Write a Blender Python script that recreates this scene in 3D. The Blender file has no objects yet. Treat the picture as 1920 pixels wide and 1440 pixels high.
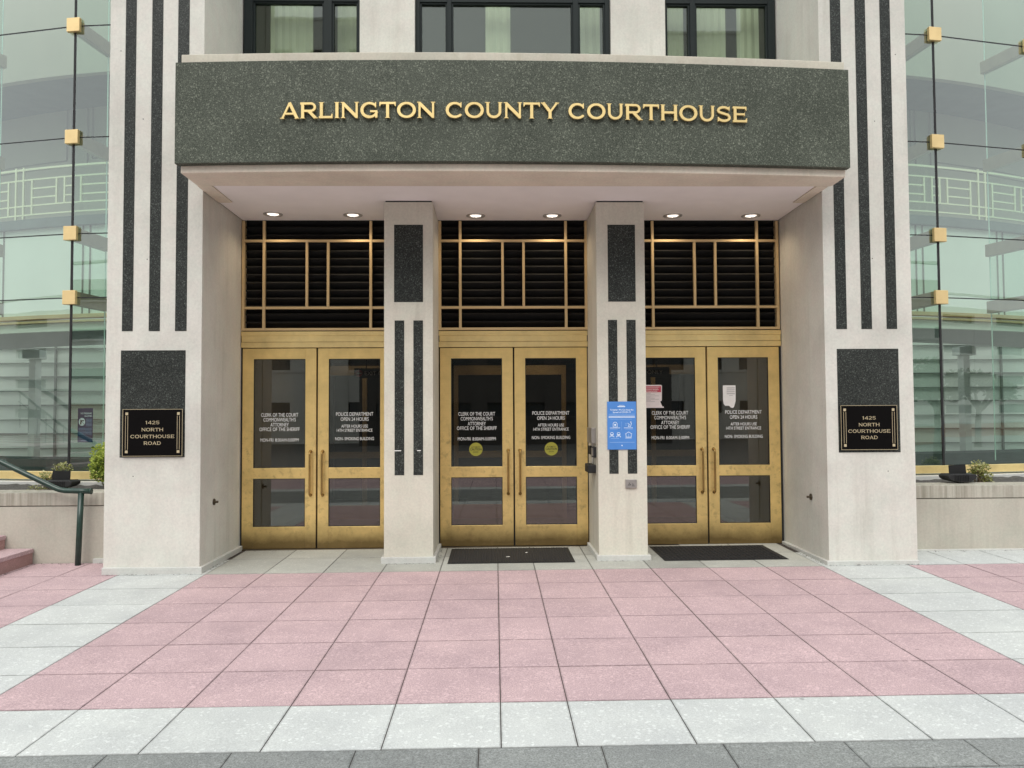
import bpy, bmesh, math, random
from mathutils import Vector, Matrix
R = math.radians
random.seed(7)
sc = bpy.context.scene
COL = sc.collection

# ------------------------------------------------------------------ camera
cam_d = bpy.data.cameras.new('camera')
cam = bpy.data.objects.new('camera', cam_d)
COL.objects.link(cam)
YAW, PITCH, ROLL, FPX, CAMH = 0.0218, 0.0372, -0.0053, 1476.42, 1.642
fw = Vector((math.sin(YAW) * math.cos(PITCH), math.cos(YAW) * math.cos(PITCH), math.sin(PITCH)))
rt = Vector((math.cos(YAW), -math.sin(YAW), 0))
up = rt.cross(fw)
r2 = rt * math.cos(ROLL) + up * math.sin(ROLL)
u2 = -rt * math.sin(ROLL) + up * math.cos(ROLL)
cam.matrix_world = Matrix(((r2.x, u2.x, -fw.x, 0), (r2.y, u2.y, -fw.y, 0), (r2.z, u2.z, -fw.z, CAMH), (0, 0, 0, 1)))
cam_d.sensor_width = 36.0
cam_d.lens = 36.0 * FPX / 1920.0
cam_d.clip_start = 0.05
cam_d.clip_end = 500
sc.camera = cam

# ------------------------------------------------------------------ sky, sun, exposure
SUN_EL, SUN_AZ = 50.0, 190.0          # azimuth the light comes from, clockwise from +Y (behind the camera, slightly left)
w = bpy.data.worlds.new('World')
sc.world = w
w.use_nodes = True
nt = w.node_tree
nt.nodes.clear()
sky = nt.nodes.new('ShaderNodeTexSky')
sky.sky_type = 'NISHITA'
sky.sun_disc = False
sky.sun_elevation = R(SUN_EL)
sky.sun_rotation = R(SUN_AZ)
sky.air_density = 1.0
sky.dust_density = 1.5
hs = nt.nodes.new('ShaderNodeHueSaturation')
hs.inputs['Saturation'].default_value = 0.22
bg = nt.nodes.new('ShaderNodeBackground')
bg.inputs['Strength'].default_value = 0.15
wo = nt.nodes.new('ShaderNodeOutputWorld')
nt.links.new(sky.outputs[0], hs.inputs['Color'])
cl = nt.nodes.new('ShaderNodeMix')             # even cloud layer over the clear sky
cl.data_type = 'RGBA'
cl.inputs[0].default_value = 0.72
cl.inputs[7].default_value = (4.7, 4.9, 4.95, 1)
nt.links.new(hs.outputs[0], cl.inputs[6])
nt.links.new(cl.outputs[2], bg.inputs[0])
nt.links.new(bg.outputs[0], wo.inputs[0])
sd = bpy.data.lights.new('sun', 'SUN')
sd.energy = 1.0
sd.angle = R(36)
sd.color = (1.0, 0.96, 0.9)
sun = bpy.data.objects.new('sun', sd)
COL.objects.link(sun)
az, el = R(SUN_AZ), R(SUN_EL)
sdir = Vector((math.sin(az) * math.cos(el), math.cos(az) * math.cos(el), math.sin(el)))
sun.rotation_euler = sdir.to_track_quat('Z', 'Y').to_euler()
sc.view_settings.view_transform = 'Standard'
sc.view_settings.look = 'None'
sc.view_settings.exposure = 0.84
sc.view_settings.gamma = 1
sc.cycles.max_bounces = 8
sc.cycles.transparent_max_bounces = 16

# ------------------------------------------------------------------ materials
def newmat(name):
    m = bpy.data.materials.new(name)
    m.use_nodes = True
    return m, m.node_tree, m.node_tree.nodes['Principled BSDF']

def nd(nt, t, **kw):
    n = nt.nodes.new(t)
    for k, v in kw.items():
        setattr(n, k, v)
    return n

def ramp(nt, fac, stops):
    r = nd(nt, 'ShaderNodeValToRGB')
    el = r.color_ramp.elements
    while len(el) < len(stops):
        el.new(0.5)
    for e, (p, c) in zip(el, stops):
        e.position = p
        e.color = (*c, 1)
    nt.links.new(fac, r.inputs[0])
    return r.outputs[0]

def coords(nt, scale=(1, 1, 1), kind='Object'):
    tc = nd(nt, 'ShaderNodeTexCoord')
    mp = nd(nt, 'ShaderNodeMapping')
    mp.inputs['Scale'].default_value = scale
    nt.links.new(tc.outputs[kind], mp.inputs[0])
    return mp.outputs[0]

def noise(nt, vec, scale, detail=4, rough=0.55, out='Fac'):
    n = nd(nt, 'ShaderNodeTexNoise')
    n.inputs['Scale'].default_value = scale
    n.inputs['Detail'].default_value = detail
    n.inputs['Roughness'].default_value = rough
    nt.links.new(vec, n.inputs['Vector'])
    return n.outputs[out]

def mix(nt, a, b, fac, mode='MIX'):
    m = nd(nt, 'ShaderNodeMix', data_type='RGBA', blend_type=mode)
    for sock, v in ((m.inputs[0], fac), (m.inputs[6], a), (m.inputs[7], b)):
        if isinstance(v, (int, float)):
            sock.default_value = v
        elif isinstance(v, tuple):
            sock.default_value = (*v, 1)
        else:
            nt.links.new(v, sock)
    return m.outputs[2]

def bump(nt, p, h, strength, dist=0.01):
    b = nd(nt, 'ShaderNodeBump')
    b.inputs['Strength'].default_value = strength
    b.inputs['Distance'].default_value = dist
    nt.links.new(h, b.inputs['Height'])
    nt.links.new(b.outputs[0], p.inputs['Normal'])

def simple(name, col, rough=0.6, metal=0.0, var=0.0, scale=20, spec=0.5):
    m, nt, p = newmat(name)
    p.inputs['Roughness'].default_value = rough
    p.inputs['Metallic'].default_value = metal
    p.inputs['Specular IOR Level'].default_value = spec
    p.inputs['Base Color'].default_value = (*col, 1)
    if var:
        n = noise(nt, coords(nt), scale)
        c = ramp(nt, n, [(0.3, tuple(x * (1 - var) for x in col)), (0.7, tuple(min(1, x * (1 + var)) for x in col))])
        nt.links.new(c, p.inputs['Base Color'])
    return m

def stone(name, col, dirt=(0.30, 0.27, 0.22), dirtamt=0.35, streak=0.25, rough=0.8, sx=9, s0=0.50):
    m, nt, p = newmat(name)
    v = coords(nt)
    big = noise(nt, v, 1.1, 6, 0.6)
    c = ramp(nt, big, [(0.3, tuple(x * 0.83 for x in col)), (0.55, col), (0.75, tuple(min(1, x * 1.06) for x in col))])
    fine = noise(nt, v, 42, 6, 0.7)
    c = mix(nt, c, ramp(nt, fine, [(0.3, (0.84, 0.84, 0.84)), (0.65, (1.04, 1.03, 1.02))]), 0.7, 'MULTIPLY')
    blot = noise(nt, v, 5.5, 5, 0.6)
    warm = ramp(nt, blot, [(0.42, (1.0, 0.97, 0.955)), (0.6, (0.99, 1.0, 0.975))])
    c = mix(nt, c, warm, 0.75, 'MULTIPLY')
    vs = coords(nt, (sx, sx, 0.55))
    st = noise(nt, vs, 1.0, 5, 0.65)
    sm = ramp(nt, st, [(s0, (0, 0, 0)), (0.78, (1, 1, 1))])
    g = noise(nt, v, 0.7, 3)
    sm = mix(nt, sm, ramp(nt, g, [(0.4, (0, 0, 0)), (0.65, (1, 1, 1))]), 1.0, 'MULTIPLY')
    fm = nd(nt, 'ShaderNodeMath', operation='MULTIPLY')
    fm.inputs[1].default_value = streak
    nt.links.new(sm, fm.inputs[0])
    c = mix(nt, c, dirt, fm.outputs[0])
    vo = nd(nt, 'ShaderNodeTexVoronoi')
    vo.inputs['Scale'].default_value = 11
    nt.links.new(v, vo.inputs['Vector'])
    pit = ramp(nt, vo.outputs['Distance'], [(0.02, (1, 1, 1)), (0.045, (0, 0, 0))])
    pm = nd(nt, 'ShaderNodeMath', operation='MULTIPLY')
    pm.inputs[1].default_value = dirtamt
    nt.links.new(pit, pm.inputs[0])
    c = mix(nt, c, dirt, pm.outputs[0])
    nt.links.new(c, p.inputs['Base Color'])
    p.inputs['Roughness'].default_value = rough
    p.inputs['Specular IOR Level'].default_value = 0.25
    bump(nt, p, fine, 0.25, 0.004)
    return m

def granite(name, dark, mid, light, scale=1.0, rough=0.38):
    m, nt, p = newmat(name)
    v = coords(nt)
    nz = noise(nt, v, 120 * scale, 3, 0.7)
    vr = nd(nt, 'ShaderNodeTexVoronoi')
    vr.inputs['Scale'].default_value = 88 * scale
    nt.links.new(v, vr.inputs['Vector'])
    c = ramp(nt, vr.outputs['Color'], [(0.0, dark), (0.45, mid), (0.72, mid), (0.86, light), (1.0, tuple(min(1, x * 1.3) for x in light))])
    c = mix(nt, c, ramp(nt, nz, [(0.35, dark), (0.5, mid), (0.68, light)]), 0.5)
    big = noise(nt, v, 1.6, 4)
    c = mix(nt, c, ramp(nt, big, [(0.3, (0.78, 0.8, 0.78)), (0.7, (1.15, 1.16, 1.15))]), 1.0, 'MULTIPLY')
    sp = nd(nt, 'ShaderNodeTexVoronoi')
    sp.inputs['Scale'].default_value = 16 * scale
    nt.links.new(v, sp.inputs['Vector'])
    spk = ramp(nt, sp.outputs['Distance'], [(0.02, (0.5, 0.5, 0.5)), (0.05, (0, 0, 0))])
    c = mix(nt, c, (0.42, 0.43, 0.40), spk)
    nt.links.new(c, p.inputs['Base Color'])
    p.inputs['Roughness'].default_value = rough
    p.inputs['Specular IOR Level'].default_value = 0.22
    return m

def brass(name, col=(0.95, 0.70, 0.285), rough=0.38, wear=0.5, darker_low=False):
    m, nt, p = newmat(name)
    v = coords(nt)
    n1 = noise(nt, v, 2.2, 5, 0.6)
    c = ramp(nt, n1, [(0.3, tuple(x * (1 - 0.55 * wear) for x in col)), (0.6, col), (0.8, tuple(min(1, x * 1.08) for x in col))])
    br = noise(nt, coords(nt, (1, 1, 60)), 3, 3)
    c = mix(nt, c, ramp(nt, br, [(0.3, (0.94, 0.94, 0.94)), (0.7, (1.03, 1.03, 1.03))]), 0.6, 'MULTIPLY')
    if darker_low:
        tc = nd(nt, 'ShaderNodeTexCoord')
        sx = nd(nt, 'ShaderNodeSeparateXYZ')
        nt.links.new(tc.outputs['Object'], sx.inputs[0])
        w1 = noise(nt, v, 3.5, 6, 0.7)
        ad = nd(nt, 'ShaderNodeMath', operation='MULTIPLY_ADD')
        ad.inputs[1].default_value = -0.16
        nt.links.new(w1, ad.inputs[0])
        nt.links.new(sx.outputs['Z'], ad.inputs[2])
        k = ramp(nt, ad.outputs[0], [(0.0, (1, 1, 1)), (0.13, (0.3, 0.3, 0.3)), (0.26, (0, 0, 0))])  # brass turns dark brown towards the foot, with a noisy edge
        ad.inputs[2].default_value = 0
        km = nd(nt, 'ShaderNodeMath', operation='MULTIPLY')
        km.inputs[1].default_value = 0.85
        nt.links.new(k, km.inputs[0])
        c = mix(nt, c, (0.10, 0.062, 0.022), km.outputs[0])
    if darker_low:
        sxx = nd(nt, 'ShaderNodeSeparateXYZ')
        nt.links.new(v, sxx.inputs[0])
        hz = nd(nt, 'ShaderNodeMapRange', interpolation_type='SMOOTHSTEP')
        hz.inputs[1].default_value = 1.75; hz.inputs[2].default_value = 1.2
        nt.links.new(sxx.outputs['Z'], hz.inputs[0])
        sm_ = noise(nt, v, 11, 6, 0.7)
        hm = nd(nt, 'ShaderNodeMath', operation='MULTIPLY')
        nt.links.new(ramp(nt, sm_, [(0.52, (0, 0, 0)), (0.70, (0.55, 0.55, 0.55))]), hm.inputs[0])
        nt.links.new(hz.outputs[0], hm.inputs[1])
        c = mix(nt, c, (0.30, 0.20, 0.085), hm.outputs[0])
    sc_ = noise(nt, v, 26, 6, 0.75)
    scm = ramp(nt, sc_, [(0.60, (0, 0, 0)), (0.74, (1, 1, 1))])
    s2 = nd(nt, 'ShaderNodeMath', operation='MULTIPLY')
    s2.inputs[1].default_value = 0.35 * wear
    nt.links.new(scm, s2.inputs[0])
    c = mix(nt, c, (0.16, 0.10, 0.04), s2.outputs[0])
    nt.links.new(c, p.inputs['Base Color'])
    p.inputs['Metallic'].default_value = 0.68
    rr = ramp(nt, n1, [(0.3, (rough * 1.3,) * 3), (0.7, (rough * 0.9,) * 3)])
    nt.links.new(rr, p.inputs['Roughness'])
    return m

def paving(name, col, speck=0.35, rough=0.85, amt=0.07, spscale=150):
    m, nt, p = newmat(name)
    v = coords(nt)
    at = nd(nt, 'ShaderNodeAttribute', attribute_name='slab_tint')
    n1 = noise(nt, v, spscale, 3, 0.8)
    lo = tuple(x * (1 - speck) for x in col)
    hi = tuple(min(1, x * (1 + speck)) for x in col)
    c = ramp(nt, n1, [(0.3, lo), (0.5, col), (0.68, hi)])
    vr = nd(nt, 'ShaderNodeTexVoronoi')
    vr.inputs['Scale'].default_value = spscale * 0.55
    nt.links.new(v, vr.inputs['Vector'])
    fl = ramp(nt, vr.outputs['Color'], [(0.8, (0, 0, 0)), (0.84, (1, 1, 1))])
    f2 = nd(nt, 'ShaderNodeMath', operation='MULTIPLY')
    f2.inputs[1].default_value = 0.35
    nt.links.new(fl, f2.inputs[0])
    c = mix(nt, c, tuple(min(1, x * 1.5 + 0.05) for x in col), f2.outputs[0])
    n2 = noise(nt, v, 2.3, 6, 0.65)
    c = mix(nt, c, ramp(nt, n2, [(0.25, (0.86, 0.86, 0.87)), (0.7, (1.05, 1.05, 1.05))]), 1.0, 'MULTIPLY')
    n3 = noise(nt, v, 9, 5, 0.7)
    c = mix(nt, c, ramp(nt, n3, [(0.62, (1, 1, 1)), (0.8, (0.88, 0.86, 0.84))]), 0.8, 'MULTIPLY')
    ed = nd(nt, 'ShaderNodeAttribute', attribute_name='slab_edge')
    en = noise(nt, v, 14, 4, 0.7)
    em = nd(nt, 'ShaderNodeMath', operation='MULTIPLY')
    nt.links.new(ed.outputs['Fac'], em.inputs[0])
    nt.links.new(ramp(nt, en, [(0.35, (0.1, 0.1, 0.1)), (0.65, (0.6, 0.6, 0.6))]), em.inputs[1])
    c = mix(nt, c, tuple(x * 0.45 for x in col), em.outputs[0])      # dirt worn into the arrises
    gm = nd(nt, 'ShaderNodeTexVoronoi')
    gm.inputs['Scale'].default_value = 1.7
    nt.links.new(v, gm.inputs['Vector'])
    c = mix(nt, c, tuple(x * 0.5 for x in col), ramp(nt, gm.outputs['Distance'], [(0.018, (0.75, 0.75, 0.75)), (0.030, (0, 0, 0))]))
    wt = noise(nt, v, 0.8, 5, 0.7)
    c = mix(nt, c, ramp(nt, wt, [(0.35, (0.9, 0.9, 0.91)), (0.62, (1.03, 1.03, 1.02))]), 0.9, 'MULTIPLY')
    hsv = nd(nt, 'ShaderNodeHueSaturation')
    mr = nd(nt, 'ShaderNodeMapRange')
    mr.inputs[3].default_value = 1 - amt
    mr.inputs[4].default_value = 1 + amt
    nt.links.new(at.outputs['Fac'], mr.inputs[0])
    nt.links.new(mr.outputs[0], hsv.inputs['Value'])
    nt.links.new(c, hsv.inputs['Color'])
    nt.links.new(hsv.outputs[0], p.inputs['Base Color'])
    p.inputs['Roughness'].default_value = rough
    p.inputs['Specular IOR Level'].default_value = 0.3
    bump(nt, p, n1, 0.35, 0.003)
    return m

def glass(name, tint, refl=1.0, rough=0.0, ior=1.5, wav=0.0):
    m = bpy.data.materials.new(name)
    m.use_nodes = True
    nt = m.node_tree
    nt.nodes.clear()
    o = nd(nt, 'ShaderNodeOutputMaterial')
    tr = nd(nt, 'ShaderNodeBsdfTransparent')
    tr.inputs[0].default_value = (*tint, 1)
    gl = nd(nt, 'ShaderNodeBsdfGlossy')
    gl.inputs[0].default_value = (0.96, 1.0, 0.98, 1)
    gl.inputs['Roughness'].default_value = rough
    fr = nd(nt, 'ShaderNodeFresnel')
    fr.inputs[0].default_value = ior
    mu = nd(nt, 'ShaderNodeMath', operation='MULTIPLY')
    mu.inputs[1].default_value = refl
    mu.use_clamp = True
    ms = nd(nt, 'ShaderNodeMixShader')
    ge = nd(nt, 'ShaderNodeNewGeometry')          # same index from either side of the thin pane
    mr = nd(nt, 'ShaderNodeMapRange')
    mr.inputs[3].default_value = ior
    mr.inputs[4].default_value = 1 / ior
    nt.links.new(ge.outputs['Backfacing'], mr.inputs[0])
    nt.links.new(mr.outputs[0], fr.inputs[0])
    nt.links.new(fr.outputs[0], mu.inputs[0])
    nt.links.new(mu.outputs[0], ms.inputs[0])
    nt.links.new(tr.outputs[0], ms.inputs[1])
    nt.links.new(gl.outputs[0], ms.inputs[2])
    nt.links.new(ms.outputs[0], o.inputs[0])
    if wav:
        b = nd(nt, 'ShaderNodeBump')
        b.inputs['Strength'].default_value = wav
        b.inputs['Distance'].default_value = 0.02
        nt.links.new(noise(nt, coords(nt), 0.9, 2), b.inputs['Height'])
        nt.links.new(b.outputs[0], gl.inputs['Normal'])
    return m

def foliage(name, c1, c2, c3):
    m, nt, p = newmat(name)
    at = nd(nt, 'ShaderNodeAttribute', attribute_name='leaf_tint')
    c = ramp(nt, at.outputs['Fac'], [(0.0, c1), (0.55, c2), (1.0, c3)])
    nt.links.new(c, p.inputs['Base Color'])
    p.inputs['Roughness'].default_value = 0.5
    tl = nd(nt, 'ShaderNodeBsdfTranslucent')
    nt.links.new(c, tl.inputs[0])
    ms = nd(nt, 'ShaderNodeMixShader')
    ms.inputs[0].default_value = 0.3
    out = nt.nodes['Material Output']
    nt.links.new(p.outputs[0], ms.inputs[1])
    nt.links.new(tl.outputs[0], ms.inputs[2])
    nt.links.new(ms.outputs[0], out.inputs[0])
    return m

M = {}
M['stone'] = stone('limestone', (0.655, 0.65, 0.605), streak=0.4)
M['colstone'] = stone('column_limestone', (0.65, 0.63, 0.55), streak=0.35)
M['beamstone'] = stone('beam_stone', (0.82, 0.75, 0.64), dirt=(0.45, 0.42, 0.30), streak=0.4)
M['stone_in'] = stone('limestone_reveal', (0.68, 0.65, 0.56), streak=0.15)
M['coping'] = stone('weathered_coping', (0.58, 0.55, 0.47), dirt=(0.33, 0.30, 0.20), streak=0.55)
M['planter'] = stone('planter_concrete', (0.50, 0.48, 0.42), dirt=(0.17, 0.15, 0.12), streak=0.22, sx=13, s0=0.45)
M['plcoping'] = stone('planter_coping', (0.50, 0.48, 0.42), dirt=(0.17, 0.16, 0.12), streak=1.0, sx=24, s0=0.36)
M['plinth'] = stone('plinth_stone', (0.58, 0.59, 0.57), streak=0.2)
M['granite'] = granite('granite_band', (0.018, 0.022, 0.016), (0.064, 0.073, 0.057), (0.24, 0.255, 0.205), rough=0.55)
M['granite_s'] = granite('granite_inlay', (0.010, 0.010, 0.010), (0.024, 0.027, 0.025), (0.14, 0.15, 0.14), 1.0)
M['brass_door'] = brass('satin_brass_door', darker_low=True)
M['brass'] = brass('satin_brass', (1.0, 0.78, 0.36))
M['brass_bar'] = brass('aged_brass_bar', (0.78, 0.60, 0.34), 0.5, 0.2)
M['brass_handle'] = brass('handle_brass', (0.40, 0.25, 0.085), 0.22)
M['brass_cap'] = brass('brass_cap', (0.80, 0.60, 0.30), 0.42, 0.25)
M['letter'] = brass('letter_brass', (0.76, 0.59, 0.27), 0.5, 0.2)
M['bronze'] = simple('dark_bronze', (0.10, 0.08, 0.055), 0.4, 0.6)
M['arm'] = simple('bracket_metal', (0.42, 0.38, 0.28), 0.5, 0.3, 0.08, 6)
M['black'] = simple('black_rubber', (0.012, 0.012, 0.013), 0.7)
M['louver'] = simple('louver_black', (0.007, 0.0075, 0.0075), 0.8, 0, 0.3, 9)
M['frame'] = simple('window_frame', (0.010, 0.016, 0.016), 0.6, spec=0.25)
M['ceiling'] = simple('plaster_ceiling', (0.92, 0.885, 0.87), 0.85, 0, 0.03, 3)
M['pink'] = paving('pink_slab', (0.50, 0.365, 0.378), 0.38, amt=0.035, spscale=115)
M['red'] = paving('red_step', (0.40, 0.25, 0.235), 0.25)
M['white'] = paving('white_slab', (0.535, 0.555, 0.54), 0.2, amt=0.04, spscale=115)
M['recess'] = paving('shaded_recess_slab', (0.40, 0.405, 0.37), 0.16, amt=0.12)  # white slabs with the recess shade and some dirt put into the colour
M['grey'] = paving('grey_slab', (0.235, 0.248, 0.24), 0.5, amt=0.08, spscale=115)
M['joint'] = simple('joint_sand', (0.055, 0.045, 0.04), 0.95, 0, 0.4, 30)
M['asphalt'] = simple('far_ground', (0.16, 0.155, 0.15), 0.95, 0, 0.2, 2)
M['glass'] = glass('green_wall_glass', (0.72, 0.82, 0.745), 3.6, wav=0.05)
M['fin'] = glass('fin_glass', (0.80, 0.92, 0.87), 0.6)
M['finedge'] = simple('glass_edge', (0.62, 0.82, 0.76), 0.3)
M['dglass'] = glass('door_glass', (0.60, 0.58, 0.53), 2.6)
M['wglass'] = glass('window_glass', (0.78, 0.82, 0.75), 1.6, wav=0.05)
M['bars'] = simple('glazing_bar', (0.25, 0.27, 0.25), 0.6)
M['post'] = simple('lobby_post', (0.72, 0.75, 0.73), 0.5)
M['in_wall'] = simple('lobby_wall', (0.44, 0.42, 0.36), 0.8, 0, 0.03, 1.5)
M['in_mint'] = simple('lobby_spandrel', (0.84, 0.89, 0.84), 0.7, 0, 0.03, 1.2)
M['in_dark'] = simple('lobby_dark', (0.06, 0.075, 0.08), 0.6, 0, 0.2, 3)
M['in_blue'] = simple('gallery_carpet_edge', (0.13, 0.155, 0.155), 0.5, 0, 0.2, 3)
M['in_line'] = simple('panel_line', (0.22, 0.21, 0.18), 0.6)
M['in_grey'] = simple('lobby_soffit', (0.40, 0.40, 0.40), 0.8)
M['in_floor'] = simple('lobby_floor', (0.30, 0.32, 0.31), 0.35, 0, 0.1, 2)
M['rail'] = simple('balustrade_cream', (0.88, 0.87, 0.66), 0.5)
M['ves_wall'] = simple('vestibule_wall', (0.42, 0.36, 0.27), 0.7, 0, 0.06, 3)
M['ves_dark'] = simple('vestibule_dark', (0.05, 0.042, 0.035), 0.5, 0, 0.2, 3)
M['blind'] = simple('window_blind', (0.80, 0.82, 0.76), 0.8, 0, 0.05, 2)
M['room'] = simple('office_wall', (0.42, 0.42, 0.38), 0.8)
M['vinyl'] = simple('white_vinyl', (0.82, 0.82, 0.80), 0.6)
M['plaque'] = simple('plaque_black', (0.004, 0.0035, 0.0035), 0.3, spec=0.1)
M['gold'] = simple('gold_paint', (0.50, 0.42, 0.27), 0.5, 0.1)
M['silver'] = simple('brushed_steel', (0.42, 0.40, 0.38), 0.38, 0.7, 0.06, 20)
M['greenrail'] = simple('green_paint', (0.018, 0.045, 0.035), 0.28, 0, 0.25, 14)
M['soil'] = simple('planter_soil', (0.07, 0.066, 0.06), 0.95, 0, 0.5, 60)
M['rubbermat'] = simple('mat_rubber', (0.010, 0.010, 0.011), 0.75, 0, 0.3, 40)
M['matridge'] = simple('mat_carpet', (0.020, 0.019, 0.019), 0.9, 0, 0.3, 90)
M['blue'] = simple('poster_blue', (0.075, 0.24, 0.62), 0.45, 0, 0.06, 6)
M['posterwhite'] = simple('poster_white', (0.70, 0.80, 0.90), 0.5)
M['posterpale'] = simple('poster_pale_blue', (0.28, 0.46, 0.76), 0.5)
M['navy'] = simple('sign_navy', (0.03, 0.06, 0.14), 0.4)
M['paper'] = simple('paper', (0.80, 0.78, 0.76), 0.8, 0, 0.03, 20)
M['pinkpaper'] = simple('notice_paper', (0.76, 0.68, 0.68), 0.8, 0, 0.04, 20)
M['noticered'] = simple('notice_red', (0.52, 0.06, 0.10), 0.6)
M['ink'] = simple('ink_grey', (0.30, 0.29, 0.30), 0.7)
M['yellow'] = simple('sticker_yellow', (0.34, 0.32, 0.04), 0.6)
M['stem'] = simple('stem', (0.10, 0.07, 0.04), 0.8)
M['leaf_y'] = foliage('shrub_leaf', (0.06, 0.11, 0.02), (0.33, 0.42, 0.06), (0.68, 0.74, 0.18))
M['leaf_s'] = foliage('small_leaf', (0.07, 0.09, 0.03), (0.30, 0.32, 0.08), (0.60, 0.58, 0.35))
M['leaf_t'] = foliage('tree_leaf', (0.02, 0.035, 0.015), (0.05, 0.08, 0.03), (0.10, 0.14, 0.05))
M['bark'] = simple('bark', (0.09, 0.075, 0.06), 0.9, 0, 0.3, 12)
M['brick'] = simple('far_brick', (0.42, 0.17, 0.11), 0.85, 0, 0.12, 4)
M['far_wall'] = simple('far_cladding', (0.78, 0.77, 0.72), 0.8, 0, 0.06, 0.5)
M['dark_clad'] = simple('dark_cladding', (0.07, 0.065, 0.06), 0.6, 0, 0.1, 1)
M['far_glass'] = simple('far_window_glass', (0.05, 0.06, 0.065), 0.15)
M['trim'] = simple('light_trim', (0.55, 0.53, 0.50), 0.35, 0.4)
M['flash'] = simple('tape_white', (0.82, 0.82, 0.80), 0.6)
def emit(name, col, s):
    m, nt, p = newmat(name)
    p.inputs['Base Color'].default_value = (*col, 1)
    p.inputs['Emission Color'].default_value = (*col, 1)
    p.inputs['Emission Strength'].default_value = s
    return m
M['panel'] = emit('dim_ceiling_panel', (1.0, 0.86, 0.66), 3.0)
M['bulb'] = emit('lamp_glow', (1.0, 0.92, 0.82), 0.75)

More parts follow.
